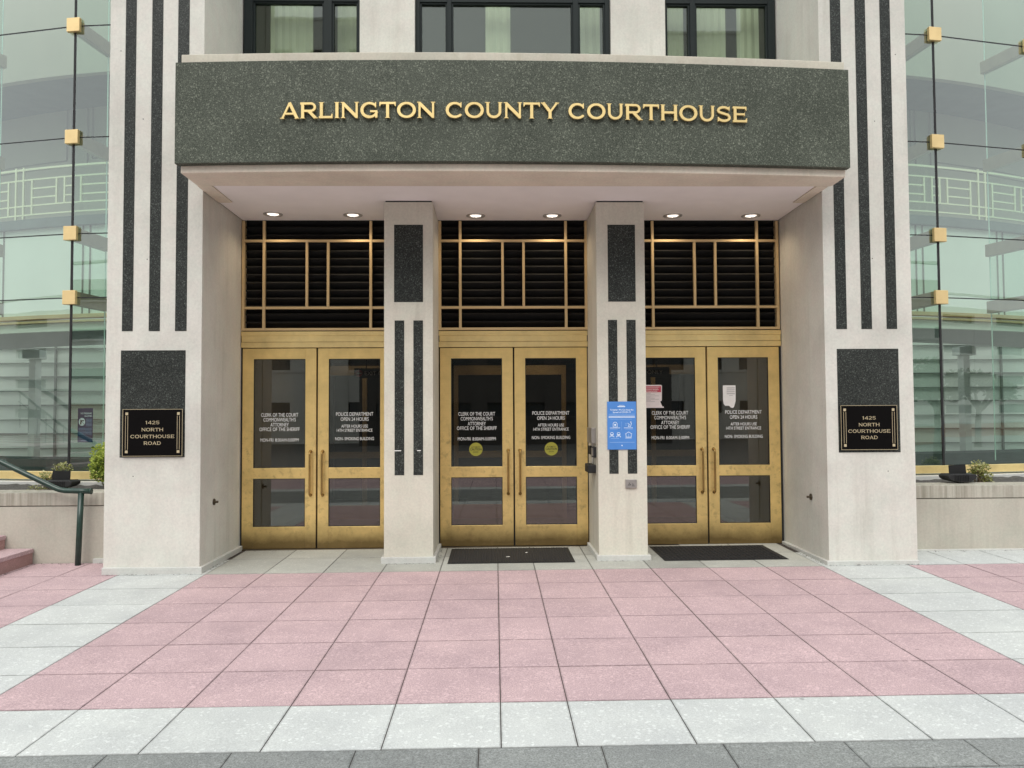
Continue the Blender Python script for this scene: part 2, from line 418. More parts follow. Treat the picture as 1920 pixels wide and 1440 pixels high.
# ------------------------------------------------------------------ mesh helpers
class MB:
    def __init__(s):
        s.v = []; s.f = []; s.t = None
    def add(s, vs, fs):
        n = len(s.v)
        s.v += [tuple(v) for v in vs]
        s.f += [tuple(i + n for i in f) for f in fs]
        return s
    def box(s, x0, x1, y0, y1, z0, z1, m=None):
        vs = [Vector((x, y, z)) for z in (z0, z1) for y in (y0, y1) for x in (x0, x1)]
        if m is not None:
            vs = [m @ v for v in vs]
        return s.add(vs, [(0, 2, 3, 1), (4, 5, 7, 6), (0, 1, 5, 4), (2, 6, 7, 3), (0, 4, 6, 2), (1, 3, 7, 5)])
    def cyl(s, p0, p1, r0, r1=None, n=16, caps=True):
        r1 = r0 if r1 is None else r1
        p0, p1 = Vector(p0), Vector(p1)
        d = (p1 - p0).normalized()
        a = d.orthogonal().normalized()
        b = d.cross(a)
        vs = []
        for p, r in ((p0, r0), (p1, r1)):
            for i in range(n):
                t = 2 * math.pi * i / n
                vs.append(p + (a * math.cos(t) + b * math.sin(t)) * r)
        fs = [(i, (i + 1) % n, n + (i + 1) % n, n + i) for i in range(n)]
        if caps:
            fs += [tuple(reversed(range(n))), tuple(range(n, 2 * n))]
        return s.add(vs, fs)
    def tube(s, pts, r, n=12):
        pts = [Vector(p) for p in pts]
        rings = []
        a = None
        for i, p in enumerate(pts):
            d = (pts[min(i + 1, len(pts) - 1)] - pts[max(i - 1, 0)]).normalized()
            if a is None:
                a = d.orthogonal().normalized()
            a = (a - d * a.dot(d)).normalized()
            b = d.cross(a)
            rr = r[i] if isinstance(r, (list, tuple)) else r
            rings.append([p + (a * math.cos(2 * math.pi * k / n) + b * math.sin(2 * math.pi * k / n)) * rr for k in range(n)])
        vs = [v for ring in rings for v in ring]
        fs = []
        for i in range(len(pts) - 1):
            for k in range(n):
                fs.append((i * n + k, i * n + (k + 1) % n, (i + 1) * n + (k + 1) % n, (i + 1) * n + k))
        fs += [tuple(reversed(range(n))), tuple(range((len(pts) - 1) * n, len(pts) * n))]
        return s.add(vs, fs)
    def prism(s, poly, y0, y1, m=None):
        """poly: (x, z) outline, extruded from y0 to y1"""
        n = len(poly)
        vs = [Vector((x, y0, z)) for x, z in poly] + [Vector((x, y1, z)) for x, z in poly]
        if m is not None:
            vs = [m @ v for v in vs]
        return s.add(vs, [tuple(range(n)), tuple(reversed(range(n, 2 * n)))] + [(i, n + i, n + (i + 1) % n, (i + 1) % n) for i in range(n)])
    def disc(s, cx, cz, r, y0, y1, n=28, sx=1.0):
        return s.prism([(cx + sx * r * math.cos(2 * math.pi * i / n), cz + r * math.sin(2 * math.pi * i / n)) for i in range(n)], y0, y1)
    def ring(s, cx, cz, r0, r1, y0, y1, n=28):
        vs = []
        for y in (y0, y1):
            for r in (r0, r1):
                vs += [(cx + r * math.cos(2 * math.pi * i / n), y, cz + r * math.sin(2 * math.pi * i / n)) for i in range(n)]
        fs = []
        for i in range(n):
            j = (i + 1) % n
            fs += [(i, j, n + j, n + i), (2 * n + i, 3 * n + i, 3 * n + j, 2 * n + j), (n + i, n + j, 3 * n + j, 3 * n + i), (i, 2 * n + i, 2 * n + j, j)]
        return s.add(vs, fs)
    def curved(s, xs, yf, yb, z0, z1):
        """slab following a plan curve: front yf(x), back yb(x)"""
        vs = []
        for x in xs:
            a, b = yf(x), yb(x)
            vs += [(x, a, z0), (x, a, z1), (x, b, z1), (x, b, z0)]
        fs = [(0, 1, 2, 3)]
        for i in range(len(xs) - 1):
            o, q = 4 * i, 4 * i + 4
            for k in range(4):
                l = (k + 1) % 4
                fs.append((o + k, q + k, q + l, o + l))
        e = 4 * (len(xs) - 1)
        fs.append((e + 3, e + 2, e + 1, e))
        return s.add(vs, fs)
    def ribbon(s, pts, wd, y0, y1, m=None):
        """stroke in the x-z plane with mitred corners, extruded y0..y1"""
        n = len(pts)
        L, Rr = [], []
        for i in range(n):
            p = Vector(pts[i])
            if i == 0:
                d1 = d2 = (Vector(pts[1]) - p).normalized()
            elif i == n - 1:
                d1 = d2 = (p - Vector(pts[i - 1])).normalized()
            else:
                d1 = (p - Vector(pts[i - 1])).normalized()
                d2 = (Vector(pts[i + 1]) - p).normalized()
            t = (d1 + d2).normalized()
            nn = Vector((-t.y, t.x))
            k = 1 / max(0.5, t.dot(d1))
            ww = (wd[i] if isinstance(wd, (list, tuple)) else wd) * 0.5 * k
            L.append(p + nn * ww)
            Rr.append(p - nn * ww)
        vs = []
        for y in (y0, y1):
            vs += [Vector((q.x, y, q.y)) for q in L] + [Vector((q.x, y, q.y)) for q in Rr]
        if m is not None:
            vs = [m @ v for v in vs]
        fs = []
        for i in range(n - 1):
            a, b, c, d = i, i + 1, n + i + 1, n + i
            A, B, C_, D_ = a + 2 * n, b + 2 * n, c + 2 * n, d + 2 * n
            fs += [(a, b, c, d), (D_, C_, B, A), (a, A, B, b), (d, c, C_, D_)]
        fs += [(0, n, 3 * n, 2 * n), (n - 1, 3 * n - 1, 4 * n - 1, 2 * n - 1)]
        return s.add(vs, fs)

ORG = {}
def obj(name, mb, mat, parent=None, bevel=0.0, smooth=False, seg=2):
    me = bpy.data.meshes.new(name)
    o = bpy.data.objects.new(name, me)
    COL.objects.link(o)
    org = ORG[parent.name] if parent is not None else Vector((0, 0, 0))
    me.from_pydata([(v[0] - org.x, v[1] - org.y, v[2] - org.z) for v in mb.v], [], mb.f)
    me.update()
    bm = bmesh.new()
    bm.from_mesh(me)
    bmesh.ops.recalc_face_normals(bm, faces=bm.faces)
    bm.to_mesh(me)
    bm.free()
    if mb.t is not None:
        at = me.attributes.new(mb.t[0], 'FLOAT', 'FACE')
        at.data.foreach_set('value', mb.t[1])
    me.materials.append(mat)
    if smooth:
        me.polygons.foreach_set('use_smooth', [True] * len(me.polygons))
    if bevel:
        b = o.modifiers.new('bevel', 'BEVEL')
        b.width = bevel
        b.segments = seg
        b.limit_method = 'ANGLE'
        b.angle_limit = R(40)
    if parent is not None:
        o.parent = parent
    ORG[o.name] = org.copy()
    return o

def tag(o, label=None, cat=None, group=None, kind=None):
    if label: o['label'] = label
    if cat: o['category'] = cat
    if group: o['group'] = group
    if kind: o['kind'] = kind
    return o

def thing(name, loc, label, cat, group=None):
    o = bpy.data.objects.new(name, None)
    o.empty_display_size = 0.1
    COL.objects.link(o)
    o.location = loc
    ORG[o.name] = Vector(loc)
    return tag(o, label, cat, group)

def structure(name, mb, mat, **kw):
    return tag(obj(name, mb, mat, **kw), kind='structure')

_font = {}
def glyph_text(txt, off=0.0):
    """(verts, faces) of a line of text lying in x-z, cap height about 0.7"""
    key = (txt, off)
    if key not in _font:
        cu = bpy.data.curves.new('t', 'FONT')
        cu.body = txt
        cu.offset = off
        cu.resolution_u = 3
        o = bpy.data.objects.new('t', cu)
        COL.objects.link(o)
        dg = bpy.context.evaluated_depsgraph_get()
        me = bpy.data.meshes.new_from_object(o.evaluated_get(dg))
        vs = [(v.co.x, v.co.y) for v in me.vertices]
        fs = [tuple(p.vertices) for p in me.polygons]
        bpy.data.objects.remove(o)
        bpy.data.curves.remove(cu)
        bpy.data.meshes.remove(me)
        _font[key] = (vs, fs)
    return _font[key]

def text(mb, txt, cx, z0, width, height, y, off=0.01, flip=False):
    vs, fs = glyph_text(txt, off)
    xs = [v[0] for v in vs]; ys = [v[1] for v in vs]
    sx = width / (max(xs) - min(xs))
    lo = min(0, 0)
    sy = height / 0.70
    mx = (max(xs) + min(xs)) / 2
    return mb.add([(cx + (v[0] - mx) * sx, y, z0 + v[1] * sy) for v in vs], fs)

# ------------------------------------------------------------------ ground
GA, GB = 0.0039, 0.0113
def gz(x, y):
    return GA * x + GB * (y - 8.8)

class Slabs:
    def __init__(s):
        s.mb = MB(); s.t = []; s.e = []
    def slab(s, x0, x1, y0, y1, gap=0.0032, th=0.05, lift=0.0):
        x0 += gap; x1 -= gap; y0 += gap * 1.35; y1 -= gap * 1.35
        c = 0.008
        tx, ty, dz = random.uniform(-1, 1) * 0.0010, random.uniform(-1, 1) * 0.0010, random.uniform(-1, 1) * 0.0009
        cx, cy = (x0 + x1) / 2, (y0 + y1) / 2
        def z(x, y):
            return gz(x, y) + dz + (x - cx) * tx + (y - cy) * ty + lift
        P = [(x0, y0), (x1, y0), (x1, y1), (x0, y1)]
        Q = [(x0 + c, y0 + c), (x1 - c, y0 + c), (x1 - c, y1 - c), (x0 + c, y1 - c)]
        vs = [(x, y, z(x, y)) for x, y in Q] + [(x, y, z(x, y) - 0.0008) for x, y in P] + [(x, y, z(x, y) - th) for x, y in P]
        fs = [(0, 1, 2, 3)] + [(4 + i, 4 + (i + 1) % 4, (i + 1) % 4, i) for i in range(4)] + [(8 + i, 8 + (i + 1) % 4, 4 + (i + 1) % 4, 4 + i) for i in range(4)]
        s.mb.add(vs, fs)
        q = random.random()
        s.t += [q] * 9
        s.e += [0.0] + [1.0] * 8
    def build(s, name, mat):
        s.mb.t = ('slab_tint', s.t)
        o = structure(name, s.mb, mat)
        o.data.attributes.new('slab_edge', 'FLOAT', 'FACE').data.foreach_set('value', s.e)
        return o

P = 0.6096
XL = [0.0243 - P * k for k in range(5, -1, -1)]            # -3.024 .. 0.024
XR = [0.4151 + P * k for k in range(6)]                    # 0.415 .. 3.463
GX = XL + XR
YR = [8.3326 - P * k for k in range(8)]                    # 8.333 .. 4.065
pk, wh, gr, rc = Slabs(), Slabs(), Slabs(), Slabs()
for i in range(len(GX) - 1):
    for r in range(6):
        pk.slab(GX[i], GX[i + 1], YR[r + 1], YR[r])
    wh.slab(GX[i], GX[i + 1], YR[7], YR[6])
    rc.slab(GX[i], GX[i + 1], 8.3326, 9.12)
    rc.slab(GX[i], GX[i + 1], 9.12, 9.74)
BW = 1.5 * P
xo = [(-3.024 - BW, -3.024), (3.463, 3.463 + BW)]
for (a, b) in xo:
    for r in range(6):
        wh.slab(a, b, YR[r + 1], YR[r])
    wh.slab(a, b, 8.3326, 9.12)
    wh.slab(a, b, YR[7], YR[6])
for k in range(14):
    a = -3.024 - BW - P * (k + 1)
    b = a + P
    c = 3.463 + BW + P * k
    for r in range(6):
        pk.slab(a, b, YR[r + 1], YR[r])
        pk.slab(c, c + P, YR[r + 1], YR[r])
    pk.slab(a, b, 8.3326, 9.03)
    wh.slab(c, c + P, 8.3326, 9.10)
    wh.slab(a, b, YR[7], YR[6])
    wh.slab(c, c + P, YR[7], YR[6])
gs = 0.622
for r in range(9):
    y1 = YR[7] - 0.30 * r
    for k in range(-20, 20):
        x0 = 0.533 + gs * k + (0.0 if r == 0 else (0.3 if r % 2 else 0.0))
        gr.slab(x0, x0 + gs, y1 - 0.30, y1, gap=0.0025)
# the same pattern goes on behind the viewer: white row, pink field, white row
yb = YR[7] - 2.7
for k in range(-16, 17):
    wh.slab(0.024 + P * k, 0.024 + P * (k + 1), yb - P, yb)
    for r in range(1, 8):
        pk.slab(0.024 + P * k, 0.024 + P * (k + 1), yb - P * (r + 1), yb - P * r)
    wh.slab(0.024 + P * k, 0.024 + P * (k + 1), yb - P * 9, yb - P * 8)
pk.build('plaza_paving_pink', M['pink'])
wh.build('plaza_paving_white', M['white'])
gr.build('plaza_paving_grey', M['grey'])
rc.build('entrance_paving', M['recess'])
g = MB()
def sheet(mb, x0, x1, y0, y1, dz, nx=1, ny=1):
    for i in range(nx):
        for j in range(ny):
            a, b = x0 + (x1 - x0) * i / nx, x0 + (x1 - x0) * (i + 1) / nx
            c, d = y0 + (y1 - y0) * j / ny, y0 + (y1 - y0) * (j + 1) / ny
            mb.add([(a, c, gz(a, c) + dz), (b, c, gz(b, c) + dz), (b, d, gz(b, d) + dz), (a, d, gz(a, d) + dz)], [(0, 1, 2, 3)])
    return mb
structure('paving_bed', sheet(MB(), -14, 14, -4.8, 9.9, -0.0045), M['joint'])
structure('ground', sheet(MB(), -120, 120, -150, 60, -0.06), M['asphalt'])

# ------------------------------------------------------------------ courthouse
CH = thing('courthouse', (0.2, 9.7, 0.0), 'pale stone courthouse front with three brass door pairs and green glass wings', 'building')
WHOLE = CH
def lin(a, b, n):
    return [a + (b - a) * i / n for i in range(n + 1)]

ZT = 9.5
# piers
def pier(x0, x1, inner, stripes, sq, name='pier'):
    lx = x0 if inner > 0 else x1
    mb = MB().box(x0, x1, 8.40, 8.826, -0.15, ZT)
    a, b = (x0, x1 - 0.005) if inner > 0 else (x0 + 0.005, x1)
    mb.box(a, b, 8.837, 10.1, -0.15, ZT)
    mb.box(x0 + 0.05, x1 - 0.05, 8.80, 8.86, -0.15, ZT - 0.02)
    p = obj(name, mb, M['stone'], CH, bevel=0.004)
    for (a, b) in stripes:
        s = MB()
        for z0, z1 in ((2.533, 4.130), (4.132, 5.720), (5.722, ZT - 0.05)):
            s.box(a, b, 8.397, 8.45, z0, z1)
        obj('granite_stripe', s, M['granite_s'], p)
    obj('granite_panel', MB().box(sq[0], sq[1], 8.397, 8.45, sq[2], sq[3]), M['granite_s'], p)
    for hx_, hz_ in ((0.115, 5.55), (0.36, 4.81), (0.74, 3.96), (0.42, 3.30), (0.30, 1.0)):
        obj('anchor_hole', MB().disc(x0 + hx_ if inner > 0 else x1 - hx_, hz_, 0.0055, 8.3985, 8.402, 10), M['black'], p)
    pl = MB()
    e = 0.035
    x0p, x1p = (x0 - 0.0, x1 + e) if inner > 0 else (x0 - e, x1 + 0.0)
    pl.box(x0p, x1p, 8.40 - e, 9.70, -0.15, 0.052)
    obj('plinth', pl, M['plinth'], p, bevel=0.006)
    return p
pier(-4.11, -3.108, 1, [(-3.946, -3.832), (-3.665, -3.548), (-3.388, -3.267)], (-3.952, -3.274, 1.199, 2.328))
pier(3.562, 4.52, -1, [(3.690, 3.806), (3.964, 4.080), (4.240, 4.354)], (3.690, 4.360, 1.203, 2.318))
# columns
def column(x0, x1, pa, sa, sb):
    c = obj('column', MB().box(x0, x1, 8.80, 9.69, -0.15, 4.024), M['colstone'], CH, bevel=0.004)
    obj('granite_panel', MB().box(pa[0], pa[1], 8.797, 8.83, 2.893, 3.765), M['granite_s'], c)
    for s in (sa, sb):
        obj('granite_stripe', MB().box(s[0], s[1], 8.797, 8.83, 0.962, 2.686), M['granite_s'], c)
    obj('plinth', MB().box(x0 - 0.03, x1 + 0.03, 8.76, 9.68, -0.15, 0.062), M['plinth'], c, bevel=0.006)
    obj('shadow_joint', MB().box(x0 + 0.012, x1 - 0.012, 8.812, 9.68, 4.015, 4.05), M['black'], c)
    return c
cl = column(-1.235, -0.690, (-1.123, -0.800), (-1.117, -1.010), (-0.908, -0.801))
cr = column(1.150, 1.697, (1.280, 1.591), (1.275, 1.378), (1.482, 1.587))
# canopy
CX0, CX1 = -3.13, 3.605
def yband(x):
    t = (x - CX0) / (CX1 - CX0)
    return 7.70 + 0.10 * t - 0.13 * 4 * t * (1 - t)
ybody = lambda x: yband(x) + 0.07
can = obj('canopy', MB().curved(lin(-3.098, 3.588, 40), ybody, lambda x: 8.21, 4.03, 4.108), M['beamstone'], CH, bevel=0.012)
for a, b in ((-3.10, -2.95), (3.425, 3.552)):
    obj('soffit_return', MB().box(a, b, 8.212, 8.86, 4.03, 4.10), M['beamstone'], can, bevel=0.003)
obj('canopy_body', MB().curved(lin(-3.09, 3.58, 40), lambda x: yband(x) + 0.09, lambda x: 8.39, 4.12, 5.10), M['stone'], can)
for a, b in ((CX0, -0.9525), (-0.950, 1.390), (1.3925, CX1)):
    obj('granite_slab', MB().curved(lin(a, b, 16), yband, lambda x: yband(x) + 0.085, 4.106, 5.112), M['granite'], can, bevel=0.003)
obj('coping', MB().curved(lin(-3.092, 3.585, 40), lambda x: yband(x) + 0.05, lambda x: 8.39, 5.114, 5.213), M['coping'], can, bevel=0.008)
obj('canopy_roof', MB().box(-3.10, 3.555, 8.30, 9.64, 4.9, 5.205), M['coping'], can)
obj('seam_filler', MB().curved(lin(-3.08, 3.56, 40), lambda x: yband(x) + 0.002, lambda x: yband(x) + 0.08, 4.112, 5.105), M['granite'], can)
ceil = MB()
ceil.box(-2.942, 3.417, 8.218, 8.868, 4.040, 4.11)
ceil.box(-3.10, 3.552, 8.869, 9.71, 4.040, 4.11)
obj('ceiling', ceil, M['ceiling'], CH)
obj('ceiling_gap', MB().box(-3.098, 3.55, 8.15, 9.71, 4.075, 4.115), M['black'], CH)

# upper storey
up_w = MB()
up_w.box(-1.655, -0.974, 9.62, 10.3, 4.12, ZT)
up_w.box(1.466, 2.149, 9.62, 10.3, 4.12, ZT)
up_w.box(-3.10, 3.555, 9.72, 10.3, 4.12, 5.0)
obj('upper_wall', up_w, M['stone'], CH, bevel=0.004)
room = MB()
room.box(-3.3, 3.8, 13.5, 13.6, 4.4, ZT)
room.box(-3.3, 3.8, 10.3, 13.5, 4.4, 4.5)
room.box(-3.3, 3.8, 9.8, 13.5, ZT, ZT + 0.1)
room.box(-3.35, -3.3, 10.3, 13.5, 4.4, ZT)
room.box(3.8, 3.85, 10.3, 13.5, 4.4, ZT)
room.box(-1.4, -1.3, 10.3, 13.5, 4.4, ZT)
room.box(1.8, 1.9, 10.3, 13.5, 4.4, ZT)
obj('office_interior', room, M['room'], CH)
def window(x0, x1, muls, ja, jb, blinds):
    y0, y1 = 9.68, 9.76
    f = MB()
    f.box(x0, x0 + ja, y0, y1, 5.0, ZT)
    f.box(x1 - jb, x1, y0, y1, 5.0, ZT)
    for a, b in muls:
        f.box(a, b, y0, y1, 5.0, ZT)
    xs = [x0 + ja] + [v for m_ in muls for v in m_] + [x1 - jb]
    for i in range(0, len(xs), 2):
        f.box(xs[i], xs[i + 1], y0 + 0.004, y1, 6.79, 6.86)
        f.box(xs[i], xs[i + 1], y0 + 0.004, y1, 5.0, 5.08)
        a, b = xs[i], xs[i + 1]
        f.box(a, a + 0.022, y0 + 0.02, y1, 5.08, 6.79)
        f.box(b - 0.022, b, y0 + 0.02, y1, 5.08, 6.79)
        f.box(a + 0.022, b - 0.022, y0 + 0.02, y1, 6.768, 6.79)
    w_ = obj('window', f, M['frame'], CH, bevel=0.003)
    obj('glass', MB().box(x0 + 0.01, x1 - 0.01, 9.735, 9.741, 5.0, ZT), M['wglass'], w_)
    for (a, b, z0, yy) in blinds:
        bm_ = MB()
        n = max(2, int((b - a) / 0.045))
        pts = []
        for i in range(n + 1):
            pts.append((a + (b - a) * i / n, yy + (0.012 if i % 2 else -0.012)))
        for (xa, ya), (xb, yb_) in zip(pts, pts[1:]):
            bm_.add([(xa, ya, z0), (xb, yb_, z0), (xb, yb_, ZT), (xa, ya, ZT)], [(0, 1, 2, 3)])
        obj('blind', bm_, M['blind'], w_)
    return w_
window(-3.10, -1.657, [(-2.11, -2.01)], 0.11, 0.03, [(-2.84, -2.30, 5.0, 9.95), (-2.0, -1.70, 5.0, 10.0)])
window(-0.972, 1.464, [(-0.576, -0.523), (1.00, 1.068)], 0.055, 0.06, [(-0.10, 0.22, 5.0, 9.95), (1.09, 1.38, 5.0, 10.0)])
window(2.151, 3.553, [(2.476, 2.543)], 0.02, 0.09, [(2.18, 2.46, 5.0, 9.98), (2.56, 3.02, 5.0, 10.02), (3.15, 3.44, 5.0, 9.97)])

# door bays
def louver(c):
    x0, x1 = c - 0.925, c + 0.925
    fr = MB()
    fr.box(x0, x0 + 0.034, 9.69, 9.76, 2.672, 4.03)
    fr.box(x1 - 0.034, x1, 9.69, 9.76, 2.672, 4.03)
    a, b = x0 + 0.034, x1 - 0.034
    fr.box(a, b, 9.692, 9.76, 2.672, 2.702)
    for z in (2.937, 3.768):
        fr.box(a, b, 9.694, 9.73, z, z + 0.030)
    for dx in (-0.655, 0.655):
        fr.box(c + dx - 0.016, c + dx + 0.016, 9.688, 9.73, 2.702, 4.03)
    for dx in (-0.130, 0.130):
        fr.box(c + dx - 0.015, c + dx + 0.015, 9.691, 9.73, 2.967, 3.768)
    g_ = obj('louver_grille', fr, M['brass_bar'], CH, bevel=0.002)
    sl = MB()
    z = 2.70
    while z < 4.03:
        m_ = Matrix.Translation((0, 9.80, z + 0.05)) @ Matrix.Rotation(R(-38), 4, 'X')
        sl.box(a, b, -0.055, 0.055, -0.004, 0.004, m_)
        sl.box(a, b, -0.062, -0.055, -0.018, 0.004, m_)
        z += 0.0985
    sl.box(a, b, 9.87, 9.90, 2.67, 4.03)
    obj('louver_slats', sl, M['louver'], g_)
def lintel(x0, x1):
    l = MB()
    l.box(x0, x1, 9.690, 9.76, 2.606, 2.660)
    l.box(x0 + 0.008, x1 - 0.008, 9.682, 9.76, 2.531, 2.603)
    l.box(x0, x1, 9.690, 9.76, 2.462, 2.528)
    obj('lintel', l, M['brass'], CH, bevel=0.002)
def leaf(hx, sgn, c, lines, sname=None):
    """sgn -1: left leaf of its pair, 1: right leaf. All x measured from pair centre c"""
    def X(d): return c + sgn * d
    def bx(mb, d0, d1, y0, y1, z0, z1):
        a, b = sorted((X(d0), X(d1)))
        return mb.box(a, b, y0, y1, z0, z1)
    root = thing_part('door_leaf', (X(0.46), 9.70, 0.0))
    f = MB()
    zb = 0.024 if c > 0 else 0.012
    bx(f, 0.010, 0.143, 9.700, 9.745, zb, 2.452)
    bx(f, 0.772, 0.907, 9.700, 9.745, zb, 2.452)
    bx(f, 0.143, 0.772, 9.7004, 9.745, zb, 0.276)
    bx(f, 0.143, 0.772, 9.7004, 9.745, 0.860, 0.990)
    bx(f, 0.143, 0.772, 9.7004, 9.745, 2.322, 2.452)
    return root, f, bx, X
def thing_part(name, loc):
    return None
TXT_L = [('CLERK OF THE COURT', 1.616, 0.452, 0.044), ("COMMONWEALTH'S", 1.557, 0.394, 0.044), ('ATTORNEY', 1.496, 0.222, 0.044),
         ('OFFICE OF THE SHERIFF', 1.440, 0.49, 0.044), ('MON-FRI', 1.311, 0.158, 0.040, -0.1535), ('8:00AM-5:00PM', 1.311, 0.285, 0.040, 0.090)]
TXT_R = [('POLICE DEPARTMENT', 1.622, 0.455, 0.044), ('OPEN 24 HOURS', 1.560, 0.342, 0.044), ('AFTER HOURS USE', 1.477, 0.325, 0.037),
         ('14TH STREET ENTRANCE', 1.426, 0.436, 0.037), ('NON- SMOKING BUILDING', 1.323, 0.472, 0.038)]
def make_leaf(c, sgn, texts):
    root, f, bx, X = leaf(0, sgn, c, None)
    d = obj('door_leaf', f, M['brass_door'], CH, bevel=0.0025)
    g_ = MB()
    bx(g_, 0.143, 0.772, 9.716, 9.722, 0.276, 0.860)
    bx(g_, 0.143, 0.772, 9.716, 9.722, 0.990, 2.322)
    obj('glass_pane', g_, M['dglass'], d)
    gk = MB()
    for z0, z1 in ((0.276, 0.860), (0.990, 2.322)):
        bx(gk, 0.143, 0.772, 9.706, 9.716, z0, z0 + 0.007)
        bx(gk, 0.143, 0.772, 9.706, 9.716, z1 - 0.007, z1)
        bx(gk, 0.143, 0.150, 9.706, 9.716, z0 + 0.007, z1 - 0.007)
        bx(gk, 0.765, 0.772, 9.706, 9.716, z0 + 0.007, z1 - 0.007)
    obj('gasket', gk, M['black'], d)
    hx = X(0.073)
    h = MB().tube([(hx, 9.698, 1.188), (hx, 9.660, 1.186), (hx, 9.645, 1.176), (hx, 9.640, 1.158), (hx, 9.640, 0.69), (hx, 9.645, 0.672), (hx, 9.660, 0.662), (hx, 9.698, 0.660)], 0.0125, 12)
    h.cyl((hx, 9.699, 1.188), (hx, 9.690, 1.188), 0.02)
    h.cyl((hx, 9.699, 0.660), (hx, 9.690, 0.660), 0.02)
    obj('door_handle', h, M['brass_handle'], d, smooth=True)
    for s, z, wd, ht, *dx in texts:
        obj('door_lettering', text(MB(), s, X(0.4575) + (dx[0] if dx else 0), z, wd, ht, 9.7135, 0.0), M['vinyl'], d)
    return d
for c in (-2.180, 0.2325, 2.625):
    louver(c)
    make_leaf(c, -1, TXT_L)
    make_leaf(c, 1, TXT_R)
lintel(-3.106, -1.236)
lintel(-0.688, 1.148)
lintel(1.698, 3.560)
jb = MB()
for a, b in ((-3.107, -3.09), (-1.27, -1.236), (-0.689, -0.677), (1.142, 1.149), (1.698, 1.716), (3.534, 3.561)):
    jb.box(a, b, 9.715, 9.80, 0.0, 2.46)
for c in (-2.180, 0.2325, 2.625):
    jb.box(c - 0.02, c + 0.02, 9.747, 9.78, 0.0, 2.46)
    jb.box(c - 0.92, c + 0.92, 9.747, 9.80, 2.44, 2.68)
obj('door_jamb', jb, M['black'], CH)
th_ = MB()
for a, b in ((-3.107, -1.236), (-0.689, 1.149), (1.698, 3.561)):
    th_.box(a, b, 9.665, 9.76, -0.1, 0.008 if a < -1 else 0.018)
obj('threshold', th_, M['bronze'], CH, bevel=0.003)
sh = MB()
sh.box(-3.107, 3.561, 9.90, 9.95, 2.46, 4.12)
obj('bulkhead', sh, M['black'], CH)

# vestibule behind the doors
v = MB()
v.box(-3.6, 4.1, 9.95, 15.4, 2.62, 2.68)
v.box(-3.25, -3.15, 9.80, 15.4, 0, 2.62)
v.box(3.60, 3.70, 9.80, 15.4, 0, 2.62)
v.box(-1.05, -0.90, 10.2, 12.4, 0, 2.62)
v.box(1.38, 1.50, 10.2, 12.4, 0, 2.62)
v.box(-3.6, 4.1, 15.4, 15.5, 0, 2.62)
obj('vestibule_wall', v, M['ves_wall'], CH)
obj('vestibule_floor', MB().box(-3.6, 4.1, 9.76, 15.4, -0.05, 0.004), M['in_floor'], CH)
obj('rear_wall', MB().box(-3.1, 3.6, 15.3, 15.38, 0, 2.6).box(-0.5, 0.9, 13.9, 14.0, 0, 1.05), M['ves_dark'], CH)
ib = MB()
for c in (-2.05, 0.2325, 2.5):
    for dx in (-0.88, -0.03, 0.82):
        ib.box(c + dx, c + dx + 0.07, 12.40, 12.47, 0, 2.25)
    ib.box(c - 0.88, c + 0.89, 12.396, 12.47, 2.25, 2.40)
    for dx in (-0.81, 0.04):
        ib.box(c + dx, c + dx + 0.78, 12.41, 12.46, 0, 0.22)
        ib.box(c + dx, c + dx + 0.78, 12.41, 12.46, 0.95, 1.05)
obj('inner_door_frame', ib, M['brass_bar'], CH, bevel=0.003)

for x, y in ((-0.15, 10.9), (0.75, 11.6), (-2.2, 11.4), (2.6, 11.4)):
    o = obj('ceiling_panel', MB().box(x - 0.3, x + 0.3, y - 0.15, y + 0.15, 2.60, 2.615), M['panel'], CH)
